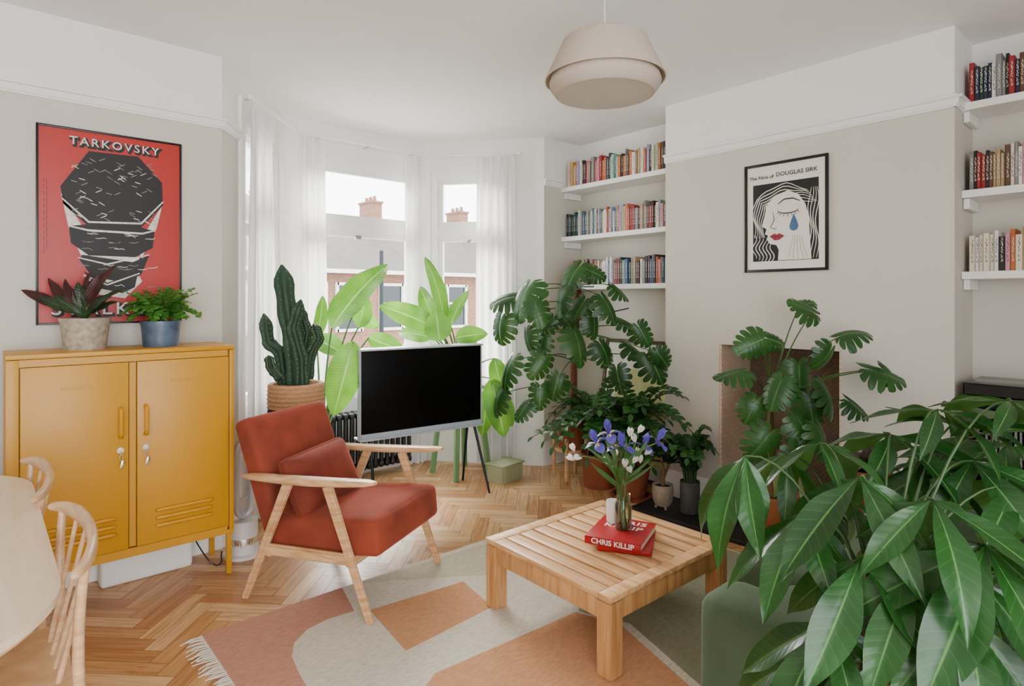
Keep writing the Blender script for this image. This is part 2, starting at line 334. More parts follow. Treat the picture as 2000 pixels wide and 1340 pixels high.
for a,b in zip(BAY[1:4],BAY[2:5]):
    k+=1;mb=MB();slab(mb,a,b,Z0-.03,Z0,.05,.02);struct('trim_%d'%k,mb,trimw,smooth=False)
mb=MB();slab(mb,BAY[1],BAY[2],.2,2.60,.022,0,0,.07);struct('trim_4',mb,trimw,smooth=False)
mb=MB();slab(mb,BAY[3],BAY[4],.2,2.60,.022,0,.93,1);struct('trim_5',mb,trimw,smooth=False)
wallseg('wall_alcove_left',(3.96,3.59),(3.96,2.46),wall2)
wallseg('wall_alcove_right',(3.96,.79),(3.96,-1.6),wall2,e0=.0)
mb=MB();y0,y1=1.311,2.05
mb.box((3.84,(2.46+y1)/2,CEIL/2),(.48,2.46-y1,CEIL));mb.box((3.84,(.79+y0)/2,CEIL/2),(.48,y0-.79,CEIL));mb.box((3.84,(y0+y1)/2,(CEIL+1.09)/2),(.48,y1-y0,CEIL-1.09));mb.box((4.04,(y0+y1)/2,.545),(.08,y1-y0,1.09))
struct('wall_chimney_breast',mb,wall2,smooth=False)
fb=brick('fireplace_herringbone','#dcc3aa','#e4cdb6','#b89d86',11,'xz',PI/4,ms=.012);fb2=brick('fireplace_back','#7c6858','#887462','#64543f',11,'yz',PI/4,ms=.012)
mb=MB();mb.box((3.785,y1-.006,.545),(.36,.012,1.086));mb.box((3.785,y0+.006,.545),(.36,.012,1.086));mb.box((3.992,(y0+y1)/2,.545),(.012,y1-y0-.026,1.086),mi=1);struct('wall_fireplace_lining',mb,[fb,fb2],smooth=False)
mb=MB();mb.box((3.40,1.65,.012),(.40,1.62,.024),.004);struct('floor_hearth',mb,mat('slate','#1c1d20',.5,var=.2),smooth=False)
mb=MB();mb.box((3.785,(y0+y1)/2,.01),(.36,y1-y0-.03,.02));struct('floor_fireplace',mb,mat('slate_inner','#2a2a2c',.7))
mb=MB();mb.box((.75,1.5,CEIL+.05),(6.9,6.3,.1));struct('ceiling',mb,ceilm,smooth=False)
wallseg('wall_left',(-2.6,-1.6),(-2.6,3.59),wall2,e1=TH)
mb=MB()
mb.box((2.55,-1.66,CEIL/2),(3.0,.12,CEIL));mb.box((-2.45,-1.66,CEIL/2),(.5,.12,CEIL));mb.box((-.575,-1.66,CEIL-.1),(3.25,.12,.2));mb.box((-.575,-1.66,.1),(3.25,.12,.2));struct('wall_back_fill_mask',mb,wall2,smooth=False)  # unseen wall added to cut rear sky fill, opening sized for its light
def prof(mb,a,b,z0,z1,t,s0=0,s1=1,e0=0,e1=0):slab(mb,a,b,z0,z1,t,0,s0,s1,e0,e1)
bb=[('front',(-2.6,3.59),BAY[0]),('splay',BAY[0],BAY[1]),('bay_left',BAY[1],BAY[2]),('bay_centre',BAY[2],BAY[3]),('bay_right',BAY[3],BAY[4]),('bay_splay',BAY[4],BAY[5]),('front_right',BAY[5],(3.96,3.59)),('alcove_left',(3.96,3.59),(3.96,2.46)),('breast_left',(3.6,2.46),(3.6,y1+.0)),('breast_right',(3.6,y0),(3.6,.79)),('alcove_right',(3.96,.79),(3.96,-1.6))]
for nm,a,b in bb:
    mb=MB();prof(mb,a,b,0,.17,.018);prof(mb,a,b,.17,.2,.01);struct('baseboard_'+nm,mb,trimw,smooth=False)
k=5
for a,b,e0,e1 in (((-2.6,3.59),BAY[0],0,.01),(BAY[0],BAY[1],0,0),(BAY[5],(3.96,3.59),0,0),((3.6,2.46),(3.6,.79),.0,.02),((3.6,.79),(3.96,.79),.02,0)):
    k+=1;mb=MB();slab(mb,a,b,RAIL-.02,RAIL+.012,.018,0,e0=e0,e1=e1);slab(mb,a,b,RAIL+.012,RAIL+.026,.034,0,e0=e0,e1=e1);slab(mb,a,b,RAIL-.03,RAIL-.02,.01,0,e0=e0,e1=e1);struct('trim_%d'%k,mb,trimw,smooth=False)
def inside(x,y,pl):
    c=False;n=len(pl)
    for i in range(n):
        (x1,y1_),(x2,y2)=pl[i],pl[(i+1)%n]
        if (y1_>y)!=(y2>y) and x<(x2-x1)*(y-y1_)/(y2-y1_)+x1:c=not c
    return c
big=[(-2.6,3.7),(.98,3.7),(1.58,4.5),(2.95,4.5),(3.6,3.7),(4.1,3.7),(4.1,-1.6),(-2.6,-1.6)]
W_=.076;n_=5;g=.0009;mb=MB();cs=math.sqrt(.5)
for m_ in range(-12,14):
    for k_ in range(-64,118):
        for t in (0,1):
            if t==0:x0,yy0,x1,yy1=k_,k_,k_+n_,k_+1
            else:x0,yy0,x1,yy1=k_+n_,k_+1-n_,k_+n_+1,k_+1
            x0+=2*n_*m_;x1+=2*n_*m_
            q=[(x0*W_+g,yy0*W_+g),(x1*W_-g,yy0*W_+g),(x1*W_-g,yy1*W_-g),(x0*W_+g,yy1*W_-g)]
            q=[((x-y)*cs,(x+y)*cs) for x,y in q];cx=sum(a for a,_ in q)/4;cy=sum(b for _,b in q)/4
            if cx<-1.2 or not inside(cx,cy,big):continue
            o=R.random()*50;p=R.random()*50;L=n_*W_
            uv=[(o,p),(o+L,p),(o+L,p+W_),(o,p+W_)] if t==0 else [(o,p),(o,p+W_),(o+L,p+W_),(o+L,p)]
            mb.add([(a,b,0) for a,b in q],[[0,1,2,3]],R.randrange(5),uv)
mb.add([(-2.6,-1.6,-.004),(4.3,-1.6,-.004),(4.3,4.5,-.004),(-2.6,4.5,-.004)],[[0,1,2,3]],5)
mb.box((.8,1.45,-.06),(6.9,6.2,.1),mi=5)
struct('floor',mb,oak+[gapm],smooth=False)
# ---------- shelves & books
SL=[2.33,1.91,1.50];SR=[2.37,1.93,1.52];nmz=['top','middle','lower']
for side,zs,ya,yb in (('window alcove',SL,2.462,3.588),('right alcove',SR,-.9,.788)):
    for i,z in enumerate(zs):
        t=thing('wall_shelf','%s white painted shelf with books in the %s'%(nmz[i],side),'shelf',(3.84,(ya+yb)/2,z))
        mb=MB();mb.box((0,0,-.019),(.236,yb-ya,.038),.002);build('board',mb,trimw,t,smooth=False)
        for y in ((yb-ya)/2-.014,):
            mb=MB();mb.box((.01,y,-.065),(.19,.026,.052),.002);build('bracket',mb,trimw,t,smooth=False)
BC=[('cream','#d9cfba'),('white','#e0ddd6'),('black','#1a1a1c'),('navy','#222d48'),('red','#a62b2e'),('orange','#c46c38'),('pale blue','#93b0c0'),('blue','#3d6a94'),('teal','#3c7a80'),('green','#47764f'),('dark green','#234236'),('pink','#cf929f'),('yellow','#ccb04c'),('grey','#8c8a86'),('brown','#6b4a36'),('tan','#b2946e'),('maroon','#5a2028'),('mint green','#9fc0ab'),('coral','#cf7062'),('lilac','#a197b4')]
def bookmat(nm,c):
    m,n,l,b=base('book_cover_'+nm.replace(' ','_'),.45);tc=N(n,'ShaderNodeTexCoord');mp=N(n,'ShaderNodeMapping');mp.inputs['Scale'].default_value=(1,260,120);l.new(tc.outputs['Object'],mp.inputs[0])
    nz=N(n,'ShaderNodeTexNoise');nz.inputs['Scale'].default_value=1;nz.inputs['Detail'].default_value=1;l.new(mp.outputs[0],nz.inputs[0])
    sp=N(n,'ShaderNodeSeparateXYZ');l.new(tc.outputs['Object'],sp.inputs[0])
    a=mth(n,l,'LESS_THAN',mth(n,l,'ABSOLUTE',sp.outputs[1]),.0040);z=mth(n,l,'LESS_THAN',mth(n,l,'ABSOLUTE',mth(n,l,'SUBTRACT',sp.outputs[2],.105)),.06);f=mth(n,l,'LESS_THAN',sp.outputs[0],-.05)
    k=mth(n,l,'MULTIPLY',mth(n,l,'MULTIPLY',a,z),mth(n,l,'MULTIPLY',f,mth(n,l,'GREATER_THAN',nz.outputs[0],.52)))
    lc=hx(c);lum=lc[0]*.2+lc[1]*.7+lc[2]*.1;l.new(mixc(n,l,k,lc,(.06,.06,.07,1) if lum>.3 else (.6,.58,.5,1)),b.inputs['Base Color']);return m
BM={n:bookmat(n,c) for n,c in BC}
def ordn(i):return {1:'1st',2:'2nd',3:'3rd'}.get(i if i<20 else (i%10 if i%10 in (1,2,3) else 99),None) and (str(i)+{1:'st',2:'nd',3:'rd'}[i%10]) or str(i)+'th'
def books(ys,ye,z,x0,pick,where,grp,w0=.011,w1=.029):
    y=ys;i=0
    while y>ye:
        w=R.uniform(w0,w1);h=R.uniform(.165,.215);d=R.uniform(.125,.155);y-=w
        if y<ye:break
        i+=1;nm,c=pick(i);mb=MB();tk=.0018
        mb.box((-d/2+tk/2,0,h/2),(tk,w,h),.0008);mb.box((0,w/2-tk/2,h/2),(d,tk,h));mb.box((0,-w/2+tk/2,h/2),(d,tk,h));mb.box((0,0,h/2),(d-.006,w-2*tk,h-.005),mi=1)
        b=build('book',mb,[BM[nm],pages],smooth=False);b.location=(x0+d/2+R.uniform(0,.012),y+w/2,z+.0005)
        kd='paperback' if w<.024 else 'thick book'
        tag(b,'%s %s, %s from left on the %s shelf of the %s'%(nm,kd,ordn(i),where[0],where[1]),'book',grp)
        y-=R.choice([.0004,.0004,.001])
        if R.random()<.03:y-=.01
light=[x for x in BC if x[0] in ('cream','white','pink','tan','yellow','coral','red','black','orange','grey')]
cool=[x for x in BC if x[0] in ('white','pale blue','blue','navy','grey','red','cream','teal')]
books(3.545,2.48,SL[0],3.745,lambda i:R.choice(light+light+BC),('top','window alcove'),'books on the top window alcove shelf')
books(3.555,2.48,SL[1],3.745,lambda i:R.choice([x for x in BC if x[0] in ('dark green','teal','green','navy','blue','grey','cream','black')]) if i<17 else R.choice(light+BC),('middle','window alcove'),'books on the middle window alcove shelf')
books(3.50,2.48,SL[2],3.745,lambda i:R.choice(cool+cool+BC if i>11 else light),('lower','window alcove'),'books on the lower window alcove shelf')
dk=[x for x in BC if x[0] in ('navy','black','dark green','teal','brown','red','white','grey')]
books(.762,.42,SR[0],3.745,lambda i:R.choice(dk),('top','right alcove'),'books on the top right alcove shelf',.012,.024)
books(.762,.42,SR[1],3.745,lambda i:R.choice(dk if i<7 else [x for x in BC if x[0] in('tan','cream','grey','pink','white','brown')]),('middle','right alcove'),'books on the middle right alcove shelf',.012,.024)
books(.762,.42,SR[2],3.745,lambda i:R.choice([x for x in BC if x[0] in('white','cream')]) if i<7 else R.choice(BC),('lower','right alcove'),'books on the lower right alcove shelf',.014,.028)
# ---------- curtains
def curtain(a,b,label,ztop=2.56,zbot=.03,folds=5,amp=.034):
    a=V(a);b=V(b);t=(b-a).normalized();nn=V((t.y,-t.x));n=folds*10;rows=14;vs=[];ph=R.random()*5
    for i in range(rows+1):
        r=i/rows;z=ztop+(zbot-ztop)*r
        for j in range(n+1):
            s=j/n;am=amp*(.6+.4*r);off=am*math.sin(2*PI*folds*s+ph+.4*math.sin(3*r+ph)+.5*math.sin(9*s))+.008*math.sin(17*s+5*r)
            sp=1+.05*math.sin(r*3);p=a+(b-a)*(.5+(s-.5)*sp)+nn*off;vs.append((p.x,p.y,z))
    mb=MB();c=n+1;mb.add(vs,[[i*c+j,i*c+j+1,(i+1)*c+j+1,(i+1)*c+j] for i in range(rows) for j in range(n)]);o=build('curtain',mb,curt,ang=80);return tag(o,label,'curtain','sheer white curtains in the bay window')
curtain((1.23,3.78),(1.45,4.05),'sheer white curtain at the left end of the bay behind the cactus',folds=5)
curtain((1.74,4.27),(1.92,4.27),'sheer white curtain between left and centre bay windows',folds=4,amp=.03)
curtain((2.60,4.27),(2.80,4.27),'sheer white curtain between centre and right bay windows',folds=4,amp=.03)
curtain((3.10,3.95),(3.31,3.70),'sheer white curtain at right end of the bay beside the large leafy plant',folds=5)
RD=[(1.21,3.73,2.585),(1.72,4.28,2.585),(2.81,4.28,2.585),(3.33,3.68,2.585)]
t=thing('curtain_rod','thin white curtain rod following the three sides of the bay','curtain rod',(2.26,4.28,2.585))
mb=MB()
for a,b in zip(RD,RD[1:]):mb.tube([a,b],.009,8)
build('rod',mb,trimw,t,world=True)
for p in (RD[0],RD[3]):
    mb=MB();mb.soft(p,(.035,.035,.035),.0174,n=6);build('finial',mb,trimw,t,world=True)
for p,q in (((1.24,3.76),(1.20,3.80)),((2.3,4.28),(2.3,4.4)),((3.30,3.71),(3.34,3.76)),((1.9,4.28),(1.9,4.4)),((2.7,4.28),(2.7,4.4))):
    mb=MB();mb.tube([(p[0],p[1],2.585),(q[0],q[1],2.585)],.007,8);build('bracket',mb,steel,t,world=True)
# ---------- locker
t=thing('locker_cabinet','mustard yellow two door metal locker cabinet on short legs against the left wall','cabinet',(.5225,3.385,0))
mb=MB();x0,x1=-.4425,.4425;D=.17;F=-D
mb.box((0,0,1.14),(.889,.344,.02),.003);mb.box((0,0,.215),(.885,.334,.02));mb.box((x0+.006,.01,.68),(.012,.31,.905));mb.box((x1-.006,.01,.68),(.012,.31,.905));mb.box((0,D-.006,.68),(.86,.010,.90));mb.box((0,F+.026,.68),(.86,.004,.90))
mb.box((x0+.021,F+.012,.6755),(.042,.024,.905),.002);mb.box((x1-.011,F+.012,.6755),(.022,.024,.905),.002);mb.box((.003,F+.014,.673),(.026,.02,.84));mb.box((-.0,F+.013,1.113),(.82,.022,.030));mb.box((-.0,F+.013,.234),(.82,.022,.022))
build('body',mb,mustard,t)
for sx in(x0+.02,x1-.02):
    for sy in(-D+.02,D-.02):
        mb=MB();mb.bar((sx,sy,0),(sx,sy,.204),.024,.024,.003);build('leg',mb,mustard,t)
for a,b,hs in ((-.399,-.011,-1),(.018,.419,1)):
    cx=(a+b)/2;mb=MB();mb.box((cx,F+.007,.671),(b-a-.004,.018,.848),.003);
    d=build('door',mb,mustard,t)
    hx_=b-.035 if hs<0 else a+.035
    mb=MB();mb.tube(bez((hx_,F,.76),(hx_,F-.045,.76),(hx_,F-.035,.79),4)+bez((hx_,F-.035,.86),(hx_,F-.045,.89),(hx_,F,.89),4),.009,8);build('handle',mb,mustard,d)
    mb=MB()
    for q in range(3):
        vx=cx+.02 if hs<0 else cx-.0;mb.soft((vx,F-.005,.325+q*.036),(.25,.024,.019),.009,n=6)
    build('vent_ridge',mb,mustard,d)
    mb=MB();mb.tube([(hx_,F+.003,.70),(hx_,F-.012,.70)],.014,16);build('lock',mb,steel,d)
    mb=MB();mb.box((hx_,F-.02,.70),(.005,.018,.02),.001);mb.tube([(hx_+.006*math.cos(q),F-.03,.672+.016*math.sin(q)) for q in [i*PI/6 for i in range(13)]],.0016,6,cap=False);mb.box((hx_+.004,F-.031,.64),(.014,.003,.034),.001,Euler((0,.3,0)));build('key',mb,steel,d)
    text('embossed_logo','mustard',.036,mustard,d,Matrix.Translation((cx-.0,F-.0030,1.0))@Matrix.Rotation(PI/2,4,'X'),.0016)
mb=MB();mb.box((0,0,.1),(.40,.13,.2),.02,seg=4);mb.box((0,-.002,.205),(.38,.11,.012),.004);o=build('floor_box',mb,white);o.location=(.63,3.50,0);tag(o,'low white plastic box on the floor under the yellow cabinet','box')
mb=MB();mb.tube(bez((.84,3.47,.14),(.88,3.25,.0),(.95,3.38,.006),10)+bez((.955,3.39,.006),(.97,3.46,.01),(.975,3.46,.03),6),.0035,6);tag(build('power_cable',mb,black),'black power cable curling on the floor beside the yellow cabinet','cable')
t=thing('tower_fan','slim white and silver bladeless tower fan between yellow cabinet and armchair','fan',(1.075,3.42,0))
mb=MB();mb.lathe([(0,0),(.10,0),(.10,.015),(.075,.02),(.072,.19),(0,.19)],n=32);build('base',mb,mat('fan_white','#dcdad6',.35),t)
mb=MB();mb.lathe([(.0725,.03),(.074,.035),(.074,.1),(.0725,.105)],n=40);build('intake_grille',mb,steel,t)
mb=MB();pts=[V((.042*math.cos(q),0,.42+(.19 if math.sin(q)>0 else .21)*1.0*math.copysign(abs(math.sin(q))**.35,math.sin(q)))) for q in [i*2*PI/40 for i in range(41)]];mb.tube(pts,.018,8,cap=False,flat=1.7);build('loop',mb,mat('fan_silver','#c4c4c6',.35,metal=.3),t)
# ---------- pots & plants
def potm(mb,r0,r1,h,z=0,lip=.008,c=(0,0),mi=0,n=32):
    mb.lathe([(0,z),(r0,z),(r0+(r1-r0)*.5,z+h*.5),(r1,z+h-lip*2),(r1+lip*.4,z+h-lip*2),(r1+lip*.4,z+h),(r1-lip,z+h),(r1-lip*1.2,z+h*.88)],(c[0],c[1],0),n,mi)
def soilm(r,z):
    mb=MB();mb.lathe([(r,z),(r*.6,z+.004),(.0,z+.006)]);return mb
t=thing('potted_calathea','calathea with maroon and green leaves in a speckled beige pot on yellow cabinet','potted plant',(.365,3.385,1.15))
mb=MB();potm(mb,.083,.097,.145);build('pot',mb,mat('speckled_beige','#a99c88',.55,var=.35,vs=45),t);build('soil',soilm(.085,.125),soil,t)
fo=MB();st=MB()
cl=[(20,572,1,.19,.05),(215,516,1,.19,.058),(165,520,1,.15,.05),(70,550,1,.15,.05),(235,570,0,.15,.05),(110,556,1,.14,.05),(125,610,0,.14,.06),(195,605,0,.14,.06),(150,575,0,.13,.06),(205,590,0,.13,.06),(170,560,0,.14,.06),(95,600,0,.13,.05),(225,600,0,.12,.05),(150,612,0,.12,.055),(190,545,1,.14,.05),(60,590,0,.14,.05)]
b0=V((.365,3.385,1.28))
for u,v,red,L,w in cl:
    tip=P(u,v,2.72+R.uniform(-.06,.08));d=(tip-b0);s0=b0+d*.3+V((0,0,.02));st.tube(bez(b0,b0+d*.2+UP*.03,s0,5),.003,5)
    T=(tip-s0);fo.leaf(s0,T+UP*.05,-FV*.8+UP*.6+RV*R.uniform(-.5,.5),max(L,T.length),w,bend=.5,cup=.25,kind='lance',wave=.06,mi=red)
build('stems',st,stemd,t,world=True);build('foliage',fo,[L_cal,L_red],t,world=True)
t=thing('potted_fern','small bright green fern in a blue grey mottled pot on yellow cabinet','potted plant',(.672,3.385,1.15))
mb=MB();potm(mb,.077,.086,.125);build('pot',mb,mat('mottled_blue','#56667c',.4,var=.55,vs=16),t);build('soil',soilm(.076,.105),soil,t)
fo=MB();st=MB();b0=V((.672,3.385,1.26))
for q in range(44):
    a=q*2.4;rr=R.uniform(.06,.21);e=b0+V((math.cos(a)*rr,math.sin(a)*rr*.7,R.uniform(.0,.19)));pts=bez(b0,b0+V((math.cos(a)*rr*.4,math.sin(a)*rr*.4,.13)),e,9);st.tube(pts,.0015,4)
    for i in range(1,9):
        tt=(pts[i+1]-pts[i-1]).normalized();sd=tt.cross(UP).normalized()
        for s in(-1,1):fo.leaf(pts[i],sd*s+tt*.5,UP-FV*.5,.056*(1-.07*i)+.01,.032,bend=.3,kind='lance',n=3,m=1,wave=.1)
build('stems',st,stemg,t,world=True);build('foliage',fo,L_fern,t,world=True)
cx,cy=1.46,3.66;bz=.53
t=thing('plant_stool','small round wooden stool behind the armchair carrying the cactus basket','stool',(cx,cy,0))
mb=MB();mb.lathe([(0,.5),(.16,.5),(.165,.51),(.165,.525),(.16,.53),(0,.53)]);build('seat',mb,chairwood,t)
for q in range(3):
    a=q*2.094+.4;mb=MB();mb.tube([(.11*math.cos(a),.11*math.sin(a),.505),(.15*math.cos(a),.15*math.sin(a),0)],[.014,.01],8);build('leg',mb,chairwood,t)
t=thing('potted_cactus','tall branching dark green cactus in a woven tan and black basket by the window','potted plant',(cx,cy,bz+.001))
mb=MB();pr=[(0,0),(.14,0)];n=26
for i in range(n+1):
    z=i/n*.335;pr.append((.145+.018*math.sin(i/n*2.2)+(.006 if i%2 else 0),z+.002))
pr+=[(.148,.34),(.135,.335),(.13,.28)]
mb.lathe(pr,n=40)
for i,f in enumerate(mb.f):
    z=sum(mb.v[q].z for q in f)/len(f)
    mb.mi[i]=1 if (z<.2 and z>.03) else 0
build('basket',mb,[mat('basket_jute','#c49a72',.9,var=.15,vs=60,bump=.3),mat('basket_black','#1d1a19',.9,var=.2)],t)
mb=MB();mb.lathe([(.133,.29),(.133,.31),(.11,.31),(.0,.312)]);build('soil',mb,soil,t)
co=MB();sp=MB()
rib=lambda a:1+.2*math.cos(5*a)
def column(pts,r):
    n=18;full=[]
    for i in range(n+1):
        s=i/n*(len(pts)-1);k=min(int(s),len(pts)-2);f=s-k;full.append(V(pts[k])*(1-f)+V(pts[k+1])*f)
    rr=[r*(.9+.08*math.sin(i*1.3))*(1 if i<n-3 else (1-((i-n+3)/3.2)**2)) for i in range(n+1)];co.tube(full,rr,30,rib=rib)
    for i in range(1,n):
        for q in range(5):
            a=2*PI*q/5+.0
            d=V((math.cos(a),math.sin(a),0));
            sp.soft(full[i]+d*rr[i]*1.12,(.007,.007,.007),.0034,n=2)
def cp(u,v,dd=0):return P(u,v,3.68+dd)
column([cp(578,752),cp(574,680),cp(560,600),cp(550,517)],.056)
column([cp(556,750,.02),cp(548,690,.02),cp(524,670,.02),cp(515,612,.02)],.038)
column([cp(590,752,-.03),cp(588,700,-.03),cp(572,640,-.03),cp(588,585,-.03)],.04)
column([cp(600,740,.03),cp(606,690,.03),cp(622,660,.03),cp(612,632,.03)],.034)
column([cp(548,740,-.05),cp(530,720,-.05),cp(524,694,-.05)],.028)
column([cp(582,745,.07),cp(600,650,.07),cp(585,600,.07)],.032)
build('stem',co,cact,t,world=True,ang=70)
o=build('spines',sp,areole,t,world=True);o['kind']='stuff'
def petiole(st,b,j,r=.008,sag=.1,n=10):
    m=V((b[0]*.7+j[0]*.3,b[1]*.7+j[1]*.3,(b[2]+j[2])/2+sag));st.tube(bez(b,m,j,n),[r*(1-.5*i/n) for i in range(n+1)],6)
t=thing('potted_bird_of_paradise','broad paddle leaved plant between cactus and television in front of window','potted plant',(1.76,3.98,0))
mb=MB();potm(mb,.12,.15,.28);build('pot',mb,mat('grey_pot','#8d8a84',.7),t);build('soil',soilm(.135,.245),soil,t)
fo=MB();st=MB();b0=V((1.76,3.98,.26))
for (u0,v0,u1,v1,d0,d1,w,nx) in [(648,640,742,500,4.1,4.2,.25,-.3),(690,668,652,815,3.95,3.85,.22,.3),(700,640,722,575,4.2,4.25,.14,.8),(600,700,572,610,4.05,4.1,.16,.6),(618,660,640,580,4.2,4.2,.1,.9),(690,612,738,640,4.3,4.3,.12,0),(668,690,600,650,4.2,4.3,.16,.4),(720,660,790,690,4.3,4.3,.15,.2)]:
    a=P(u0,v0,d0);b=P(u1,v1,d1);petiole(st,b0,a,.011,.15);fo.leaf(a,(b-a)+UP*.02,-FV*.9+UP*.35+RV*nx,(b-a).length*1.03,w,bend=.5,cup=.2,kind='paddle',n=14,m=3,wave=.03)
build('stems',st,stemg,t,world=True);build('foliage',fo,L_str,t,world=True)
sx,sy=2.86,3.86
t=thing('plant_stand','light green wooden plant stand behind the right end of the television','plant stand',(sx,sy,0))
gr=mat('pale_green_paint','#7aa070',.5,var=.03);mb=MB();mb.box((0,0,.44),(.30,.30,.025),.004);build('top',mb,gr,t)
for a in(-1,1):
    for b in(-1,1):
        mb=MB();mb.bar((a*.125,b*.125,.43),(a*.16,b*.16,0),.04,.03,.004);build('leg',mb,gr,t)
t=thing('potted_bird_of_paradise','paddle leaved plant with upright bright green leaves behind the television','potted plant',(sx,sy,.453))
mb=MB();potm(mb,.1,.125,.22);build('pot',mb,terra,t);build('soil',soilm(.11,.19),soil,t)
fo=MB();st=MB();b0=V((sx,sy,.65))
for (u0,v0,u1,v1,d0,d1,w,nx) in [(868,625,846,492,4.7,4.75,.14,.7),(850,640,745,588,4.6,4.5,.19,.2),(862,650,812,560,4.6,4.6,.15,-.4),(880,635,905,560,4.7,4.75,.13,-.6),(858,665,852,610,4.5,4.4,.2,.1),(890,660,945,648,4.6,4.5,.15,.2),(872,640,880,590,4.8,4.9,.12,.7),(845,660,775,640,4.75,4.8,.15,.5),(900,668,935,700,4.6,4.5,.16,0),(855,640,800,610,4.8,4.8,.13,.0),(960,740,985,850,4.55,4.4,.2,0),(955,760,940,850,4.6,4.5,.16,0),(975,770,1000,830,4.7,4.6,.14,0),(965,700,990,790,4.6,4.5,.16,.3)]:
    a=P(u0,v0,d0);b=P(u1,v1,d1);petiole(st,b0,a,.009,.1);fo.leaf(a,(b-a),-FV*.9+UP*.35+RV*nx,(b-a).length*1.03,w,bend=.5,cup=.2,kind='paddle',n=12,m=3,wave=.03)
build('stems',st,stemg,t,world=True);build('foliage',fo,L_str,t,world=True)
def monstera(t,b0,specs,stb=None,size=.25,extra=None):
    fo=MB();st=MB();
    for sp_ in specs:
        u,v,d,S,du,dv,dd=sp_[:7];rn=R.uniform(-.8,.8);j=P(u,v,d);T=dirv(du+R.uniform(-.3,.3),dv+R.uniform(-.3,.3),dd);bb=b0 if not stb else min(stb,key=lambda q:(q-j).length)
        petiole(st,bb,j,.0055,.08);fo.monst(j,T,-FV*R.uniform(.3,.9)+UP*R.uniform(.3,1.0)+RV*rn,S*R.uniform(.88,1.06),bend=R.uniform(.3,.9),cup=.5)
    build('stems',st,stemg,t,world=True);return build('foliage',fo,L_mon,t,world=True)
mx,my=3.43,3.20
t=thing('plant_stand','wooden four legged plant stand under the large climbing plant','plant stand',(mx,my,0))
mb=MB();mb.lathe([(.0,.22),(.125,.22),(.125,.24),(0,.24)]);build('top',mb,chairwood,t)
for q in range(4):
    a=q*PI/2+.5;mb=MB();mb.bar((.135*math.cos(a),.135*math.sin(a),.0),(.135*math.cos(a),.135*math.sin(a),.33),.022,.022,.003);build('leg',mb,chairwood,t)
t=thing('potted_monstera','large climbing monstera on a moss pole in front of the window alcove shelves','potted plant',(mx,my,.241))
mb=MB();potm(mb,.095,.122,.2);build('pot',mb,terra,t);build('soil',soilm(.105,.17),soil,t)
mb=MB();mb.tube([(0.03,0,.16),(0.03,0,.7),(.05,-.03,1.29)],.026,14);build('moss_pole',mb,moss,t)
mb=MB();mb.tube([P(1056,642,4.4),P(1228,602,4.4)],.005,6);mb.tube([P(1130,560,4.5),P(1160,560,4.5)],.006,6);build('support_rod',mb,black,t,world=True)
sb=[V((mx+.03,my,z)) for z in (.45,.7,.9,1.1,1.3,1.45)]
sp1=[(1030,562,4.4,.26,-.4,.9,-.3),(1005,580,4.5,.21,-.9,.3,0),(978,625,4.4,.21,-.3,1,-.2),(1045,595,4.3,.17,.2,1,-.3),(1130,522,4.5,.20,-.6,.35,-.2),(1150,528,4.5,.15,.8,.4,0),(1098,570,4.5,.20,-.3,.95,-.2),(1180,585,4.35,.21,.7,.8,-.2),(1125,655,4.2,.24,.1,1,-.4),(1230,675,4.3,.20,.7,.75,-.3),(1270,700,4.1,.20,.5,.9,-.2),(1060,700,4.3,.18,-.4,.9,-.3),(998,705,4.3,.24,-.5,.9,-.3),(975,770,4.4,.18,-.3,1,-.2),(1075,625,4.5,.16,-.8,.4,0),(1212,625,4.4,.16,.9,.2,0),(1160,620,4.4,.16,.2,1,-.2),(1285,690,4.05,.15,.8,.6,0),(1175,675,4.3,.17,.5,.9,-.2),(1028,650,4.4,.17,.3,1,-.2),(1205,725,4.1,.18,.2,1,-.2),(1090,740,4.2,.17,-.3,1,-.2),(1248,640,4.2,.15,.5,.8,-.1),(1030,790,4.2,.16,-.5,.8,-.2),(1200,560,4.45,.15,.8,.5,0),(1060,660,4.4,.16,-.2,1,-.1),(1140,590,4.5,.16,-.2,1,-.1),(1055,760,4.2,.16,.2,1,-.2),(1100,620,4.5,.15,.4,.9,0)]
monstera(t,None,sp1,sb)
def zz(t,b0,n,spread,h,seed,mt=L_zz,L=.08,W=.042,dirs=None,low=0):
    rr=random.Random(seed);fo=MB();st=MB()
    for q in range(n):
        a=dirs[q] if dirs else q*2.4+rr.random()*.5;sp=spread*rr.uniform(.35,1);hh=h*rr.uniform(.6,1.05);lw=rr.random()*low
        e=b0+V((math.cos(a)*sp,math.sin(a)*sp,hh*(1.05-.5*sp/spread)*(1-lw)))
        if e.x>3.84:e.x=3.84
        if e.x>3.55 and e.y<2.5:e.x=3.55
        pts=bez(b0+V((math.cos(a)*.03,math.sin(a)*.03,0)),b0+V((math.cos(a)*sp*.25,math.sin(a)*sp*.25,hh*.8)),e,13);st.tube(pts,[.008*(1-.7*i/13) for i in range(14)],6)
        for i in range(2,13):
            tt=(pts[i+1]-pts[i-1]).normalized();sd=tt.cross(UP)
            sd=sd.normalized() if sd.length>.05 else V((1,0,0));nn=sd.cross(tt)
            for s in(-1,1):fo.leaf(pts[i],sd*s+tt*.6+nn*rr.uniform(.0,.5),nn+V((0,0,.4))-FV*.4,L*(1.1-.03*i),W,bend=.25,cup=.3,kind='oval',n=5,m=1)
        fo.leaf(pts[-1],(pts[-1]-pts[-2]),UP,L*.8,W*.8,kind='oval',n=5,m=1)
    build('stems',st,stemd,t,world=True);build('foliage',fo,mt,t,world=True)
t=thing('potted_zz_plant','bushy plant with glossy paired leaflets, left of the framed picture','potted plant',(3.44,2.93,0))
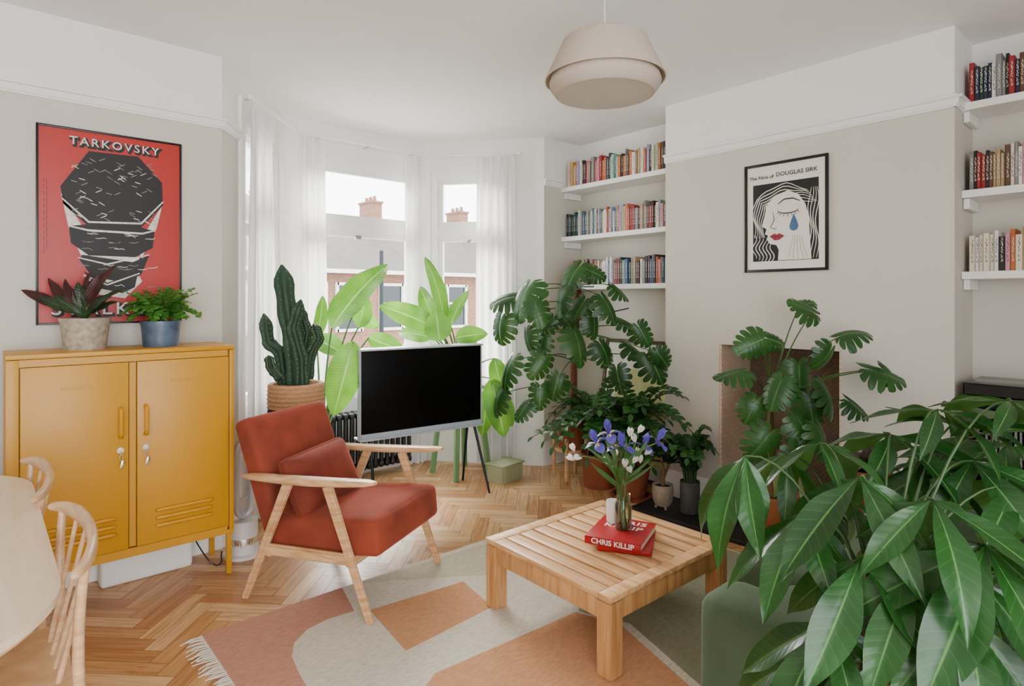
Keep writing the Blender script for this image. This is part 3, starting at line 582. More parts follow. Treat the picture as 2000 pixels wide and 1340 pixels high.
mb=MB();potm(mb,.11,.13,.25);build('pot',mb,terra,t);build('soil',soilm(.115,.215),soil,t);zz(t,V((3.44,2.93,.22)),38,.68,.80,3,low=.8)
t=thing('potted_zz_plant','arching glossy leaflet plant in terracotta pot at the chimney corner','potted plant',(3.42,2.62,0))
mb=MB();potm(mb,.10,.13,.22);mb.lathe([(0,0),(.14,0),(.145,.02),(.12,.02)]);build('pot',mb,terra,t);build('soil',soilm(.11,.19),soil,t);zz(t,V((3.42,2.62,.2)),20,.50,.86,9,dirs=[-1.7,-2.2,-2.7,3.1,-1.4,-1.9,-2.4,2.6,2.0,-2.0,-1.6,1.6,-2.9,-1.8,-1.5,-2.5,2.9,-2.1,-1.3,-1.75],low=.3)
t=thing('potted_succulent','small trunked rosette plant in a beige footed pot on the hearth edge','potted plant',(3.335,2.30,.024))
mb=MB();mb.lathe([(0,.02),(.045,.02),(.062,.05),(.068,.1),(.066,.155),(.058,.155),(.056,.13)])
for q in range(3):
    a=q*2.1;mb.tube([(.035*math.cos(a),.035*math.sin(a),.04),(.045*math.cos(a),.045*math.sin(a),0)],[.014,.008],8)
build('pot',mb,mat('beige_stoneware','#a49482',.7,var=.2,vs=30),t);build('soil',soilm(.056,.14),soil,t)
mb=MB();mb.tube([(0,0,.13),(.01,0,.24),(-.02,0,.34)],[.014,.011,.009],8);mb.tube([(.0,0,.18),(.04,-.02,.28)],[.01,.008],8);build('trunk',mb,bark,t)
fo=MB()
for c,nn,LL in((V((-.02,0,.34)),20,.20),(V((.04,-.02,.28)),16,.15)):
    for q in range(nn):
        a=q*2.4;e=.2+1.0*(1-q/nn);T=V((math.cos(a)*math.cos(1.3-e),math.sin(a)*math.cos(1.3-e),math.sin(1.5-e)));fo.leaf(c,T,UP+V((.01,0,0)),LL*R.uniform(.8,1),.044,bend=.4,cup=.3,kind='oval',n=6,m=1)
build('foliage',fo,L_dk,t)
t=thing('potted_zz_plant','small glossy plant in a dark grey cylinder pot on the black hearth','potted plant',(3.40,2.14,.024))
mb=MB();mb.lathe([(0,0),(.055,0),(.06,.01),(.062,.2),(.055,.2),(.053,.17)]);build('pot',mb,mat('charcoal_pot','#5b5c5a',.6,var=.25,vs=25),t);build('soil',soilm(.054,.18),soil,t);zz(t,V((3.40,2.14,.2)),14,.22,.50,5,L=.065,W=.036,low=.3)
t=thing('potted_monstera','monstera with split leaves standing in front of the fireplace opening','potted plant',(3.36,1.60,.024))
mb=MB();potm(mb,.12,.15,.27);build('pot',mb,mat('copper_brown_pot','#b06c44',.6,var=.2),t);build('soil',soilm(.13,.235),soil,t)
mb=MB();mb.tube([(0,0,.22),(.02,.0,.5),(.0,.0,.72)],[.025,.022,.016],10);build('trunk',mb,bark,t)
sb2=[V((3.37,1.60,z)) for z in(.5,.62,.74)]
sp2=[(1588,610,3.2,.14,-.9,-.3,-.1),(1562,598,3.25,.10,.7,.0,0),(1485,665,3.1,.15,-.9,.2,-.1),(1502,662,3.2,.12,.8,.3,0),(1645,655,3.1,.17,.9,-.1,-.1),(1622,685,3.1,.13,-.3,.8,-.2),(1700,722,3.0,.20,.9,.2,-.2),(1725,722,3.0,.12,.8,.5,0),(1448,725,3.0,.17,-.9,.3,-.2),(1560,720,3.2,.17,.3,.95,-.2),(1525,745,2.95,.17,-.4,.9,-.3),(1610,755,3.0,.17,.8,.6,-.2),(1560,820,2.95,.17,.3,.9,-.3),(1660,785,3.0,.14,.8,.5,-.2),(1500,850,2.95,.16,-.5,.8,-.2),(1475,785,3.0,.13,-.6,.7,-.2),(1580,780,3.05,.15,.1,1,-.2),(1600,840,2.9,.16,.5,.8,-.2),(1560,880,2.9,.16,.1,1,-.2)]
monstera(t,None,sp2,sb2)
t=thing('potted_purple_plant','low plant with dark purple pink streaked leaves right of the fireplace','potted plant',(3.38,1.12,.0245))
mb=MB();potm(mb,.09,.12,.50);build('pot',mb,terra,t);build('soil',soilm(.1,.46),soil,t);fo=MB()
for q in range(38):
    a=q*2.4;e=R.uniform(.1,1.2);T=V((math.cos(a)*math.cos(e)*(.7 if math.cos(a)>0 else 1),math.sin(a)*math.cos(e),math.sin(e)));fo.leaf(V((0,0,.48)),T,UP+V((.01,0,0)),R.uniform(.13,.22),.05,bend=.9,cup=.2,kind='oval',n=7,m=1)
build('foliage',fo,L_pur,t)
t=thing('picture_frame','framed pale print in a brown wood frame leaning on the alcove wall','picture frame',(3.76,2.87,0),rot=(0,0,0))
Mx=Matrix.Rotation(math.radians(8.5),4,'Y')
def lean(mb):
    mb.v=[Mx@p for p in mb.v];return mb
mb=MB();w,h=.76,1.07
for y in(-w/2+.015,w/2-.015):mb.box((0,y,h/2),(.025,.03,h),.003)
for z in(.015,h-.015):mb.box((0,0,z),(.025,w-.06,.03),.003)
build('frame',lean(mb),wood('walnut','#4d2d1b','#6a4028',.4),t)
mb=MB();mb.box((.004,0,h/2),(.008,w-.06,h-.06));build('mount',lean(mb),papercream,t)
mb=MB();mb.box((-.001,0,h/2-.05),(.004,w-.26,h-.36));build('print',lean(mb),mat('pale_yellow_print','#d0cf98',.6,var=.25,vs=5),t)
t=thing('ribbed_box','small sage green ribbed plastic box on the floor below the right curtain','box',(3.03,3.52,0),rz=.15)
mb=MB();n=46
pts=[]
for i in range(n*2):
    a=i/(n*2)*2*PI;c,s=math.cos(a),math.sin(a);r=1+(.012 if i%2 else 0);pts.append((.125*r*math.copysign(abs(c)**.3,c),.09*r*math.copysign(abs(s)**.3,s)))
gr2=mat('sage_plastic','#a3a986',.5)
mb.prism(pts,0,.12);build('body',mb,gr2,t,ang=20)
mb=MB();mb.box((0,0,.128),(.26,.19,.014),.005);build('lid',mb,gr2,t)
t=thing('radiator','black cast iron column radiator under the centre bay window','radiator',(2.2,4.25,0))
mb=MB()
for i in range(17):
    x=-.4+i*.05
    for y in(-.045,.045):mb.tube([(x,y,.1),(x,y,.5)],.016,8)
    mb.soft((x,0,.5),(.045,.13,.05),.02,n=4);mb.soft((x,0,.1),(.045,.13,.05),.02,n=4)
build('columns',mb,iron,t)
for x in(-.4,.4):
    mb=MB();mb.tube([(x,0,.1),(x,0,0)],[.02,.028],8);build('foot',mb,iron,t)
# ---------- television
t=thing('television','flat television with pale grey frame on four thin dark legs','television',(2.318,3.563,0),rz=-math.radians(5.8))
w,z0,z1=.94,.455,1.055
mb=MB();mb.box((0,.02,z1-.006),(w,.13,.012),.003);mb.box((0,.02,z0+.006),(w,.13,.012),.003)
for s in(-1,1):mb.box((s*(w/2-.005),-.0,(z0+z1)/2),(.010,.05,z1-z0-.02),.003)
mb.box((0,-.012,z0+.026),(w-.02,.03,.036),.002);mb.box((0,.01,(z0+z1)/2),(w-.02,.03,z1-z0-.02));build('frame',mb,tvf,t)
mb=MB();mb.box((0,-.012,(z0+.044+z1-.012)/2),(w-.022,.02,z1-z0-.058),.002);build('screen',mb,screen,t)
for x in(-.43,.43):
    for y in(-1,1):
        mb=MB();mb.tube([(x*.93,.02+y*.05,z0),(x,.0+y*.185,0)],[.011,.008],8);build('leg',mb,dkmetal,t)
# ---------- posters
def circ(cx,cy,rx,ry,n=36,a0=0,a1=2*PI):return [(cx+rx*math.cos(a0+(a1-a0)*i/n),cy+ry*math.sin(a0+(a1-a0)*i/n)) for i in range(n if a1-a0>6.2 else n+1)]
def posterframe(t,w,h,bw,m):
    mb=MB()
    for s in(-1,1):mb.box((s*(w/2-bw/2),0,.008),(bw,h,.016),.001);mb.box((0,s*(h/2-bw/2),.008),(w-2*bw,bw,.016),.001)
    build('frame',mb,m,t)
t=thing('framed_poster','red poster with a black and white abstract form in thin black frame','poster',(.502,3.588,1.733),rot=(PI/2,0,0))
posterframe(t,.61,.945,.009,black)
def q1(u,v):return((u-212)/284*.61,-(v-446)/371*.945)
mb=MB();mb.box((0,0,.004),(.595,.93,.006));build('sheet',mb,posterred,t)
mb=MB();Z=.0078
mb.poly([q1(*p) for p in [(113,372),(165,300),(262,298),(312,345),(314,392),(268,440),(165,445),(118,405)]],Z,0)
mb.poly([q1(*p) for p in [(114,385),(150,440),(172,520),(150,500),(128,450)]],Z,2);mb.poly([q1(*p) for p in [(312,392),(300,440),(262,515),(276,450)]],Z,2)
mb.poly([q1(*p) for p in [(128,446),(165,440),(270,440),(296,446),(292,480),(255,500),(165,500),(132,478)]],Z+.0003,0)
mb.poly([q1(*p) for p in [(150,500),(275,500),(270,528),(225,545),(165,530)]],Z,2);mb.poly([q1(*p) for p in [(145,505),(160,500),(250,510),(285,495),(268,535),(225,550),(170,540)]],Z+.0004,0)
mb.poly([q1(*p) for p in [(160,540),(265,538),(270,548),(235,582),(185,575)]],Z,2);mb.poly([q1(*p) for p in [(155,530),(200,552),(262,530),(255,560),(230,572),(180,562)]],Z+.0005,0)
for i in range(70):
    u=R.uniform(130,290);v=R.uniform(312,432);sl=R.choice([-.5,.5,.2]);mb.stroke([q1(u+k*4,v+k*4*sl) for k in range(4)],.004,Z+.0012,1 if i%3 else 2)
for i in range(26):
    u=R.uniform(135,285);v=R.choice([455,462,470,486,515,522,556])+R.uniform(-4,4);mb.stroke([q1(u+k*7,v+k*R.uniform(-1,1)) for k in range(4)],.0035,Z+.001,1+i%2)
mb.stroke([q1(116,395),q1(165,436),q1(268,432),q1(314,384)],.010,Z+.0014,2)
mb.stroke([q1(128,446),q1(165,452),q1(270,452),q1(298,444)],.01,Z+.0012,2);mb.stroke([q1(145,505),q1(200,516),q1(285,494)],.008,Z+.0012,2);mb.stroke([q1(155,538),q1(200,556),q1(265,532)],.008,Z+.0012,2)
for k in range(12):
    mb.stroke([q1(84,360+k*12),q1(84,368+k*12)],.002,Z,0);mb.stroke([q1(89,362+k*11),q1(89,371+k*11)],.002,Z,0)
build('artwork',mb,[ink,inkgrey,inkwhite],t,smooth=False)
for s,u,v,sz,sx,w_ in (('TARKOVSKY',217,284,.054,1.02,1.3),('STALKER',200,603,.086,1.1,1.25)):
    x,y=q1(u,v)
    text('lettering_shadow',s,sz,ink,t,Matrix.Translation((x+.006,y-.007,Z+.0003)),.0004,.006,w_,sx);text('lettering',s,sz,inkwhite,t,Matrix.Translation((x,y,Z+.0016)),.0004,.0004,w_,sx)
t=thing('framed_poster','black framed poster of a weeping face on the chimney breast','poster',(3.598,1.622,1.877),rot=(PI/2,0,-PI/2))
posterframe(t,.495,.66,.016,black);mb=MB();mb.box((0,0,.004),(.465,.63,.006));build('sheet',mb,papercream,t)
text('lettering','The Films of',.030,ink,t,Matrix.Translation((-.142,.246,Z+.001)),.0004,.0003);text('lettering','DOUGLAS SIRK',.035,ink,t,Matrix.Translation((.068,.252,Z+.001)),.0004,.0003)
mb=MB()
mb.poly([(-.195,-.265),(.195,-.265),(.195,.205),(-.195,.205)],Z,0)
face=[(-.115,.04),(-.10,.09),(-.05,.13),(.02,.15),(.08,.12),(.12,.06),(.14,-.02),(.145,-.12),(.15,-.20),(.155,-.262),(-.04,-.262),(-.035,-.2),(-.05,-.17),(-.09,-.16),(-.11,-.13),(-.10,-.11),(-.12,-.10),(-.11,-.07),(-.14,-.05),(-.125,.0)]
mb.poly(face,Z+.0004,1)
for i in range(7):
    k=i*.0155;L1=[(-.188+k*.7+.012*math.sin(q*.9+i*.5),-.12+.03*q) for q in range(7)];L2=[(-.17+k*.6+.03*q,.09-k*.3+(.10-k*.9)*math.sin(PI*(q+1)/13)+.006*math.sin(q*1.3+i)) for q in range(11)]
    mb.stroke(L1+L2,.0055,Z+.0006,1)
for i in range(4):
    mb.stroke([(.186-i*.014+.010*math.sin(q*.9+i*.6),.15-q*.037) for q in range(12)],.005,Z+.0006,1)
for i in range(6):
    mb.stroke([(-.186+i*.022+.014*math.sin(q*.9+i*.7),-.10-i*.012-q*.016) for q in range(10)],.006,Z+.0006,1)
mb.stroke([(.02+.06*math.cos(a),.035-.02*math.sin(a)) for a in [PI*i/10 for i in range(11)]],.006,Z+.003,0)
for i in range(7):
    a=PI*(.15+.7*i/6);mb.stroke([(.02+.058*math.cos(a),.035-.02*math.sin(a)),(.02+.075*math.cos(a),.033-.038*math.sin(a))],.004,Z+.003,0)
mb.stroke([(-.04,.075),(.0,.1),(.05,.1),(.09,.08)],.008,Z+.003,0);mb.stroke([(-.07,.03),(-.062,-.02),(-.085,-.06),(-.055,-.075),(-.045,-.06)],.005,Z+.003,0)
tear=[(.055,.01),(.075,-.04),(.082,-.065),(.075,-.085),(.055,-.093),(.035,-.085),(.028,-.065),(.036,-.04)];mb.poly(tear,Z+.003,2)
mb.poly([(-.09,-.115),(-.06,-.10),(-.045,-.107),(-.03,-.10),(-.0,-.118),(-.03,-.14),(-.06,-.142)],Z+.003,3);mb.stroke([(-.09,-.117),(-.045,-.121),(-.0,-.118)],.004,Z+.0032,0)
for i in range(5):mb.stroke([(.05+i*.012,-.12),(.035+i*.02,-.2),(.02+i*.03,-.26)],.002,Z+.003,4)
build('artwork',mb,[ink,papercream,mat('tear_blue','#4a6d96',.6,var=.3),mat('lip_red','#b03548',.6),inkgrey],t,smooth=False)
# ---------- pendant
lx,ly=1.964,1.641
t=thing('pendant_lamp','two tiered beige linen drum pendant lamp hanging from the ceiling','lamp',(lx,ly,2.235))
mb=MB();mb.lathe([(.15,.225),(.17,.226),(.176,.222),(.18,.212),(.249,.066),(.25,.060),(.246,.060),(.244,.066),(.175,.21)],n=64);build('upper_shade',mb,shade,t)
mb=MB();mb.lathe([(.215,.10),(.224,.075),(.232,.05),(.229,.035),(.205,.002),(.200,.0),(.200,.006),(.223,.04),(.227,.055)],n=64);build('lower_shade',mb,shade,t)
mb=MB();mb.lathe([(.2,.004),(.1,.003),(0,.003)],n=64);build('diffuser',mb,shade2,t)
mb=MB();mb.lathe([(0,.222),(.15,.223),(.17,.224)],n=48);build('top_panel',mb,shade2,t)
mb=MB();mb.tube([(0,0,.21),(0,0,.49)],.003,8);build('cord',mb,white,t)
mb=MB();mb.lathe([(0,.495),(.04,.494),(.045,.475),(.01,.455),(0,.455)]);build('ceiling_rose',mb,white,t)
# ---------- armchair
t=thing('armchair','rust velvet armchair with pale wooden frame and angled legs on the rug edge','armchair',(1.357,2.761,.0),rz=math.radians(28.7))
for s in(-1,1):
    x=s*.315
    for (y0_,y1_) in((-.338,-.115),(.338,.085)):
        mb=MB();mb.bar((x,y0_,.0),(x,y1_,.575),.030,.034,.01,taper=1.3,upv=(0,1,0));build('leg',mb,chairwood,t)
    mb=MB();mb.bar((x,-.24,.262),(x,.235,.248),.026,.05,.008);build('side_rail',mb,chairwood,t)
    mb=MB();rings=[]
    for i in range(17):
        r=i/16;y=-.36+.70*r;z=.603-.035*r-.008*math.sin(PI*r);w_=.026+.010*math.sin(PI*(r*.9+.05))+.004*(1-r);th=.012+.006*math.sin(PI*r)
        if i in(0,16):w_*=.55;th*=.6
        if i in(1,15):w_*=.9
        rings.append([V((x+w_*math.copysign(abs(math.cos(a))**.7,math.cos(a)),y,z+th*math.copysign(abs(math.sin(a))**.7,math.sin(a)))) for a in [2*PI*k/16 for k in range(16)]])
    mb.loft(rings);build('armrest',mb,chairwood,t,ang=60)
mb=MB()
for y,z in((-.22,.24),(.22,.225)):mb.box((0,y,z),(.61,.035,.04),.006)
build('cross_rail',mb,chairwood,t)
mb=MB();mb.soft((0,-.055,.325),(.575,.60,.165),.035,Euler((math.radians(-5.5),0,0)),puff=(0,.012,.022),n=14);build('seat_cushion',mb,rust,t,ang=80)
mb=MB();mb.soft((0,.30,.55),(.575,.105,.56),.03,Euler((math.radians(-20),0,0)),puff=(0,.018,0),n=14);build('back_cushion',mb,rust,t,ang=80)
M=Matrix.Translation((1.357,2.761,0))@Matrix.Rotation(math.radians(28.7),4,'Z')
p=M@V((-.065,.105,.525))
o=thing('throw_pillow','small rectangular rust velvet pillow leaning in the armchair','pillow',p,rz=math.radians(25))
mb=MB();mb.soft((0,0,0),(.42,.13,.28),.035,Euler((math.radians(-24),math.radians(-4),0)),puff=(0,.03,0),n=14,pinch=.55);build('cover',mb,rust2,o,ang=80)
# ---------- rug
t=thing('rug','flatwoven rug in terracotta, orange, cream and sage blocks with fringed end','rug',(1.9,1.8,0))
rx0,rx1,ry0,ry1=.68,3.1,.75,2.70
mb=MB();mb.box(((rx0+rx1)/2,(ry0+ry1)/2,.0028),(rx1-rx0,ry1-ry0,.0052),.002)
Zr=.0058
def wp(l,z,m_):mb.add([(x,y,z) for x,y in l],[list(range(len(l)))],m_)
def fl(u,v):
    p=PZ(u,v,0);return(p.x,min(p.y,ry1-.002))
wp([(rx0+.002,ry1-.002),fl(668,1150),fl(692,1196),fl(640,1212),fl(600,1232),fl(575,1258),fl(570,1285),fl(585,1320),fl(600,1345),(1.05,1.55),(rx0+.002,1.5)],Zr,1)
wp([fl(722,1194),fl(905,1138),fl(962,1188),fl(792,1274)],Zr,2)
wp([fl(830,1345),fl(850,1318),fl(1125,1198),fl(1215,1225),fl(1355,1350),(1.75,1.05),(1.35,1.05)],Zr,2)
wp([fl(700,1142),fl(940,1066),fl(1100,1080),(2.3,2.2),(1.9,2.35)],Zr-.0001,3)
wp([fl(1130,1197),(2.6,2.3),(3.09,2.3),(3.09,.76),(1.8,.76),fl(1360,1335),fl(1230,1220)],Zr,4)
wp([fl(990,1090),fl(1150,1060),(2.8,2.5),(2.2,2.1)],Zr+.0002,0)
wp([(rx0+.002,1.45),(1.05,1.5),(1.35,1.0),(1.3,.76),(rx0+.002,.76)],Zr,0)
def rugm(n_,c):return mat(n_,c,.95,var=.16,vs=30,bump=.7,bs=180,stretch=(1,4,1))
build('field',mb,[rugm('rug_cream','#d5cdbb'),rugm('rug_terracotta','#c9937e'),rugm('rug_orange','#cf9a72'),rugm('rug_pale_sage','#c2bca4'),rugm('rug_sage','#999a80')],t,world=True,smooth=False)
mb=MB()
for i in range(150):
    y=ry0+.01+(ry1-ry0-.02)*i/149;L=R.uniform(.05,.085);dy=R.uniform(-.02,.02);mb.tube([(rx0+.004,y,.004),(rx0-L*.5,y+dy*.3+R.uniform(-.005,.005),.007),(rx0-L,y+dy,.003)],[.003,.0028,.002],5)
o=build('fringe',mb,mat('fringe_wool','#ddd5c5',.95),t,world=True);o['kind']='stuff'
# ---------- coffee table
t=thing('coffee_table','low square slatted wooden coffee table on the rug','coffee table',(2.095,1.745,.006),rz=math.radians(-1))
hw,hd,zt=.395,.365,.305
mb=MB()
for s in(-1,1):mb.box((0,s*(hd-.03),zt-.011),(2*hw,.06,.022),.003);
for s in(-1,1):mb.box((s*(hw-.03),0,zt-.011),(.06,2*hd-.124,.022),.003)
m2=8;inner=2*(hw-.064);ws=inner/m2
for i in range(m2):mb.box((-inner/2+ws*(i+.5),0,zt-.012),(ws-.014,2*hd-.126,.02),.003)
build('tabletop',mb,tablewood,t)
for a in(-1,1):
    for b in(-1,1):
        mb=MB();mb.bar((a*(hw-.036),b*(hd-.036),0),(a*(hw-.036),b*(hd-.036),zt-.023),.07,.07,.005);build('leg',mb,legwood,t)
mb=MB()
for s in(-1,1):mb.box((0,s*(hd-.022),zt-.062),(2*hw-.14,.026,.075),.003);mb.box((s*(hw-.022),0,zt-.062),(.026,2*hd-.14,.075),.003)
mb.box((0,0,zt-.04),(.05,2*hd-.1,.03));build('apron',mb,legwood,t)
bred=mat('cover_red','#bc1c26',.35,var=.03);bwh=mat('cover_white','#e6e2dc',.5)
def bigbook(label,loc,rz,w,d,h,m,txt,cov=None):
    t=thing('photo_book',label,'book',loc,rz);mb=MB()
    mb.box((0,0,h-.0015),(w,d,.003),.001);mb.box((0,0,.0015),(w,d,.003),.001);mb.box((0,-d/2+.0015,h/2),(w,.003,h),.001);build('cover',mb,m,t)
    mb=MB();mb.box((0,.001,h/2),(w-.008,d-.010,h-.0065));build('pages',mb,pages,t)
    if txt:text('lettering',txt,h*.98,bwh,t,Matrix.Translation((0,-d/2-.0004,h/2))@Matrix.Rotation(PI/2,4,'X'),.0003,.0008,1.02,1.03)
    if cov:
        for i,s in enumerate(cov):text('lettering',s,.055,bwh,t,Matrix.Translation((-.0,.09-i*.062,h+.0003)),.0002,.0008,1.05,1.15)
    return t
TZ=.006+zt
bigbook('red and white photo book, lower of the two on the coffee table',(2.15,1.665,TZ+.0005),math.radians(-58),.225,.275,.022,bred,None)
bigbook('red photo book with white lettering, on top of the coffee table stack',(2.125,1.68,TZ+.023),math.radians(-68),.245,.275,.032,bred,'CHRIS KILLIP',['CHRIS','KILLIP'])
BZ=TZ+.0555
vx,vy=2.137,1.680
t=thing('glass_jar','clear glass jar of water holding cut flowers on the red book','vase',(vx,vy,BZ))
mb=MB();mb.lathe([(0,.0),(.034,0),(.038,.006),(.038,.105),(.031,.125),(.031,.15),(.033,.152),(.029,.152),(.029,.124),(.0355,.104),(.0355,.01),(0,.008)],n=40);build('jar',mb,jarm,t)
mb=MB();mb.lathe([(0,.01),(.034,.01),(.0345,.09),(0,.09)],n=32);build('water',mb,glass('water','#dfe9dc',ior=1.1),t)
t=thing('candle_tumbler','white candle tumbler standing behind the glass jar','candle',(2.175,1.765,BZ))
mb=MB();mb.lathe([(0,0),(.03,0),(.032,.004),(.032,.095),(.029,.095),(.028,.08),(0,.078)],n=32);build('tumbler',mb,white,t);mb=MB();mb.tube([(0,0,.078),(0,0,.09)],.001,5);build('wick',mb,black,t)
pur=mat('iris_purple','#6f66cc',.5,var=.25,vs=60,tr=.3);yel=mat('iris_yellow','#e0b52a',.5);whp=mat('freesia_white','#eeebe2',.5,tr=.3)
def flower(u,v,label,kind):
    top=P(u,v,2.68+R.uniform(-.08,.08));a=R.uniform(0,6);b0=V((vx+.018*math.cos(a),vy+.018*math.sin(a),BZ+.012));nk=V((vx-.012*math.cos(a)+(top.x-vx)*.08,vy-.012*math.sin(a)+(top.y-vy)*.08,BZ+.15))
    t=thing('iris' if kind else 'freesia',label,'flower',b0,0,'purple irises in the glass jar' if kind else 'white flowers in the glass jar')
    ax=(top-nk).normalized();pts=[b0,nk]+bez(nk,nk+UP*((top-nk).length*.6)+(top-nk)*.1,top-ax*.01,7)[1:];mb=MB();mb.tube(pts,.0028,6)
    for ii in(2,3,4):mb.leaf(pts[ii],(pts[ii+1]-pts[ii])+V((R.uniform(-.04,.04),R.uniform(-.04,.04),0)),-FV,.16,.014,bend=.4,kind='lance',n=6,m=1)
    build('stem',mb,stemg,t,world=True)
    mb=MB();s1=ax.cross(FV).normalized();s2=ax.cross(s1)
    if kind:
        for q in range(3):
            an=q*2.094+a;o=s1*math.cos(an)+s2*math.sin(an);mb.leaf(top,o+ax*.5,ax,.078,.046,bend=1.5,cup=-.1,kind='obov',n=7,m=2,wave=.05)
            mb.leaf(top+o*.01+ax*.004,o+ax*.5,ax,.036,.010,bend=1.2,kind='lance',n=4,m=1,mi=1)
            o2=s1*math.cos(an+1.05)+s2*math.sin(an+1.05);mb.leaf(top,o2*.35+ax,-o2,.068,.034,bend=-.3,kind='obov',n=6,m=2,wave=.08)
        build('petals',mb,[pur,yel],t,world=True)
    else:
        for k in range(3):
            c=top-ax*(.022*k)+s1*.016*(k%2*2-1)
            for q in range(6):
                an=q*PI/3;o=s1*math.cos(an)+s2*math.sin(an);mb.leaf(c,o*.5+ax*.9+s1*(k-1)*.5,-o,.042,.024,bend=-.3,kind='obov',n=4,m=1)
        build('petals',mb,whp,t,world=True)
for a in[(1166,866,'purple iris furthest left in the glass jar bouquet',1),(1190,848,'small purple iris second from left in the bouquet',1),(1214,872,'purple iris at the centre front of the bouquet',1),(1258,872,'purple iris right of centre in the bouquet',1),(1284,862,'purple iris furthest right in the bouquet',1),(1238,845,'white freesia at the top of the bouquet',0),(1252,885,'white freesia between the right hand purple irises',0),(1192,897,'white freesia low at the centre left of bouquet',0),(1118,888,'white freesia arching out left of all the irises',0),(1228,905,'white freesia low at the centre of bouquet',0)]:flower(*a)
# ---------- sofa
t=thing('sofa','sage green velvet sofa behind the big foreground plant','sofa',(2.3,.5,.006))
o=V((2.3,.5,0))
mb=MB();mb.soft(V((1.545,.44,.335))-o,(.19,.92,.50),.05,n=12);build('arm',mb,sofag,t,ang=80)
mb=MB();mb.soft(V((2.98,.44,.335))-o,(.19,.92,.50),.05,n=12);build('arm',mb,sofag,t,ang=80)
mb=MB();mb.box(V((2.26,.45,.19))-o,(1.24,.9,.18),.02);build('base',mb,sofag,t)
mb=MB();mb.soft(V((2.47,.72,.36))-o,(.78,.84,.18),.05,puff=(0,0,.02),n=12);build('seat_cushion',mb,sofag,t,ang=80)
mb=MB();mb.soft(V((1.86,.55,.35))-o,(.42,.74,.16),.05,puff=(0,0,.015),n=12);build('seat_cushion',mb,sofag,t,ang=80)
mb=MB();mb.soft(V((2.26,.06,.45))-o,(1.26,.2,.62),.08,n=12);build('back',mb,sofag,t,ang=80)
for x in(1.56,2.96):
    for y in(.06,.84):
        mb=MB();mb.tube([V((x,y,.12))-o,V((x,y,0))-o],[.025,.016],10);build('leg',mb,legwood,t)
# ---------- media unit + turntable
wal=wood('walnut_unit','#4a2b1a','#6b432b',.4)
t=thing('record_cabinet','dark walnut open record cabinet in the right alcove','cabinet',(3.72,.3,0))
mb=MB();mb.box((0,0,.84),(.44,.9,.025),.003);mb.box((0,0,.06),(.44,.9,.025),.003);mb.box((0,0,.45),(.43,.87,.02));mb.box((0,.44,.45),(.44,.022,.78),.003);mb.box((0,-.44,.45),(.44,.022,.78),.003);mb.box((.21,0,.45),(.012,.87,.76));build('body',mb,wal,t)
for a in(-.19,.19):
    for b in(-.41,.41):
        mb=MB();mb.bar((a,b,0),(a,b,.05),.03,.03,.003);build('foot',mb,wal,t)
for i in range(16):
    y=.36-i*.018;mb=MB();mb.box((0,0,.155),(.31,.004+.008*R.random(),.31));nm_,_c=R.choice([x for x in BC if x[0] in('brown','grey','maroon','navy','black','dark green')]);b=build('record_sleeve',mb,BM[nm_],smooth=False);b.location=(3.73,.3+y,.4605);tag(b,'%s record sleeve, %s from left in the record cabinet'%(nm_,ordn(i+1)),'record','records in the walnut cabinet')
t=thing('turntable','black record player with lid on the walnut cabinet','record player',(3.73,.52,.853))
mb=MB();mb.box((0,0,.04),(.36,.45,.06),.006);build('plinth',mb,black,t);mb=MB();mb.lathe([(0,.072),(.15,.072),(.15,.085),(0,.085)]);build('platter',mb,dkmetal,t)
mb=MB();mb.box((0,0,.125),(.36,.45,.008),.002);mb.box((-.178,0,.1),(.004,.45,.05));mb.box((0,.223,.1),(.36,.004,.05));mb.box((0,-.223,.1),(.36,.004,.05));build('lid',mb,mat('smoked_lid','#15161a',.15),t)
for a in(-.14,.14):
    for b in(-.19,.19):
        mb=MB();mb.lathe([(0,0),(.02,0),(.02,.011),(0,.011)],(a,b,0),12);build('foot',mb,black,t)
# ---------- dining table + chairs
t=thing('dining_table','pale wood dining table with rounded ends at the left edge','dining table',(-.35,2.19,0))
def rrect(x0,x1,y0,y1,r,n=12):
    o=[]
    for cx_,cy_,a0 in((x1-r,y1-r,0),(x0+r,y1-r,PI/2),(x0+r,y0+r,PI),(x1-r,y0+r,1.5*PI)):
        o+=[(cx_+r*math.cos(a0+PI/2*i/n),cy_+r*math.sin(a0+PI/2*i/n)) for i in range(n+1)]
    return o
mb=MB();P0=rrect(-.49,.49,-.82,.82,.36);P1=rrect(-.475,.475,-.805,.805,.345);mb.prism(P0,.722,.74);n=len(P0);mb.add([(x,y,.706) for x,y in P1]+[(x,y,.722) for x,y in P0],[list(range(n))[::-1]]+[[i,(i+1)%n,n+(i+1)%n,n+i] for i in range(n)]);build('tabletop',mb,birch,t,ang=30)
for a in(-1,1):
    for b in(-1,1):
        mb=MB();mb.tube([(a*.25,b*.55,.706),(a*.3,b*.66,0)],[.03,.018],14);build('leg',mb,birch,t)
mb=MB();mb.box((0,0,.675),(.5,1.1,.06),.004);build('apron',mb,birch,t)
dw=wood('dining_ash','#c49a72','#d9b690',.3,(12,12,50),bump=.02)
t=thing('dining_chair','pale bentwood dining chair with spindle back, nearer one at table side','dining chair',(.005,1.91,0),rz=-PI/2,group='bentwood dining chairs')
def rail(a):return V((.305*math.sin(a),.125+.085*math.cos(a),0))
mb=MB();rings=[]
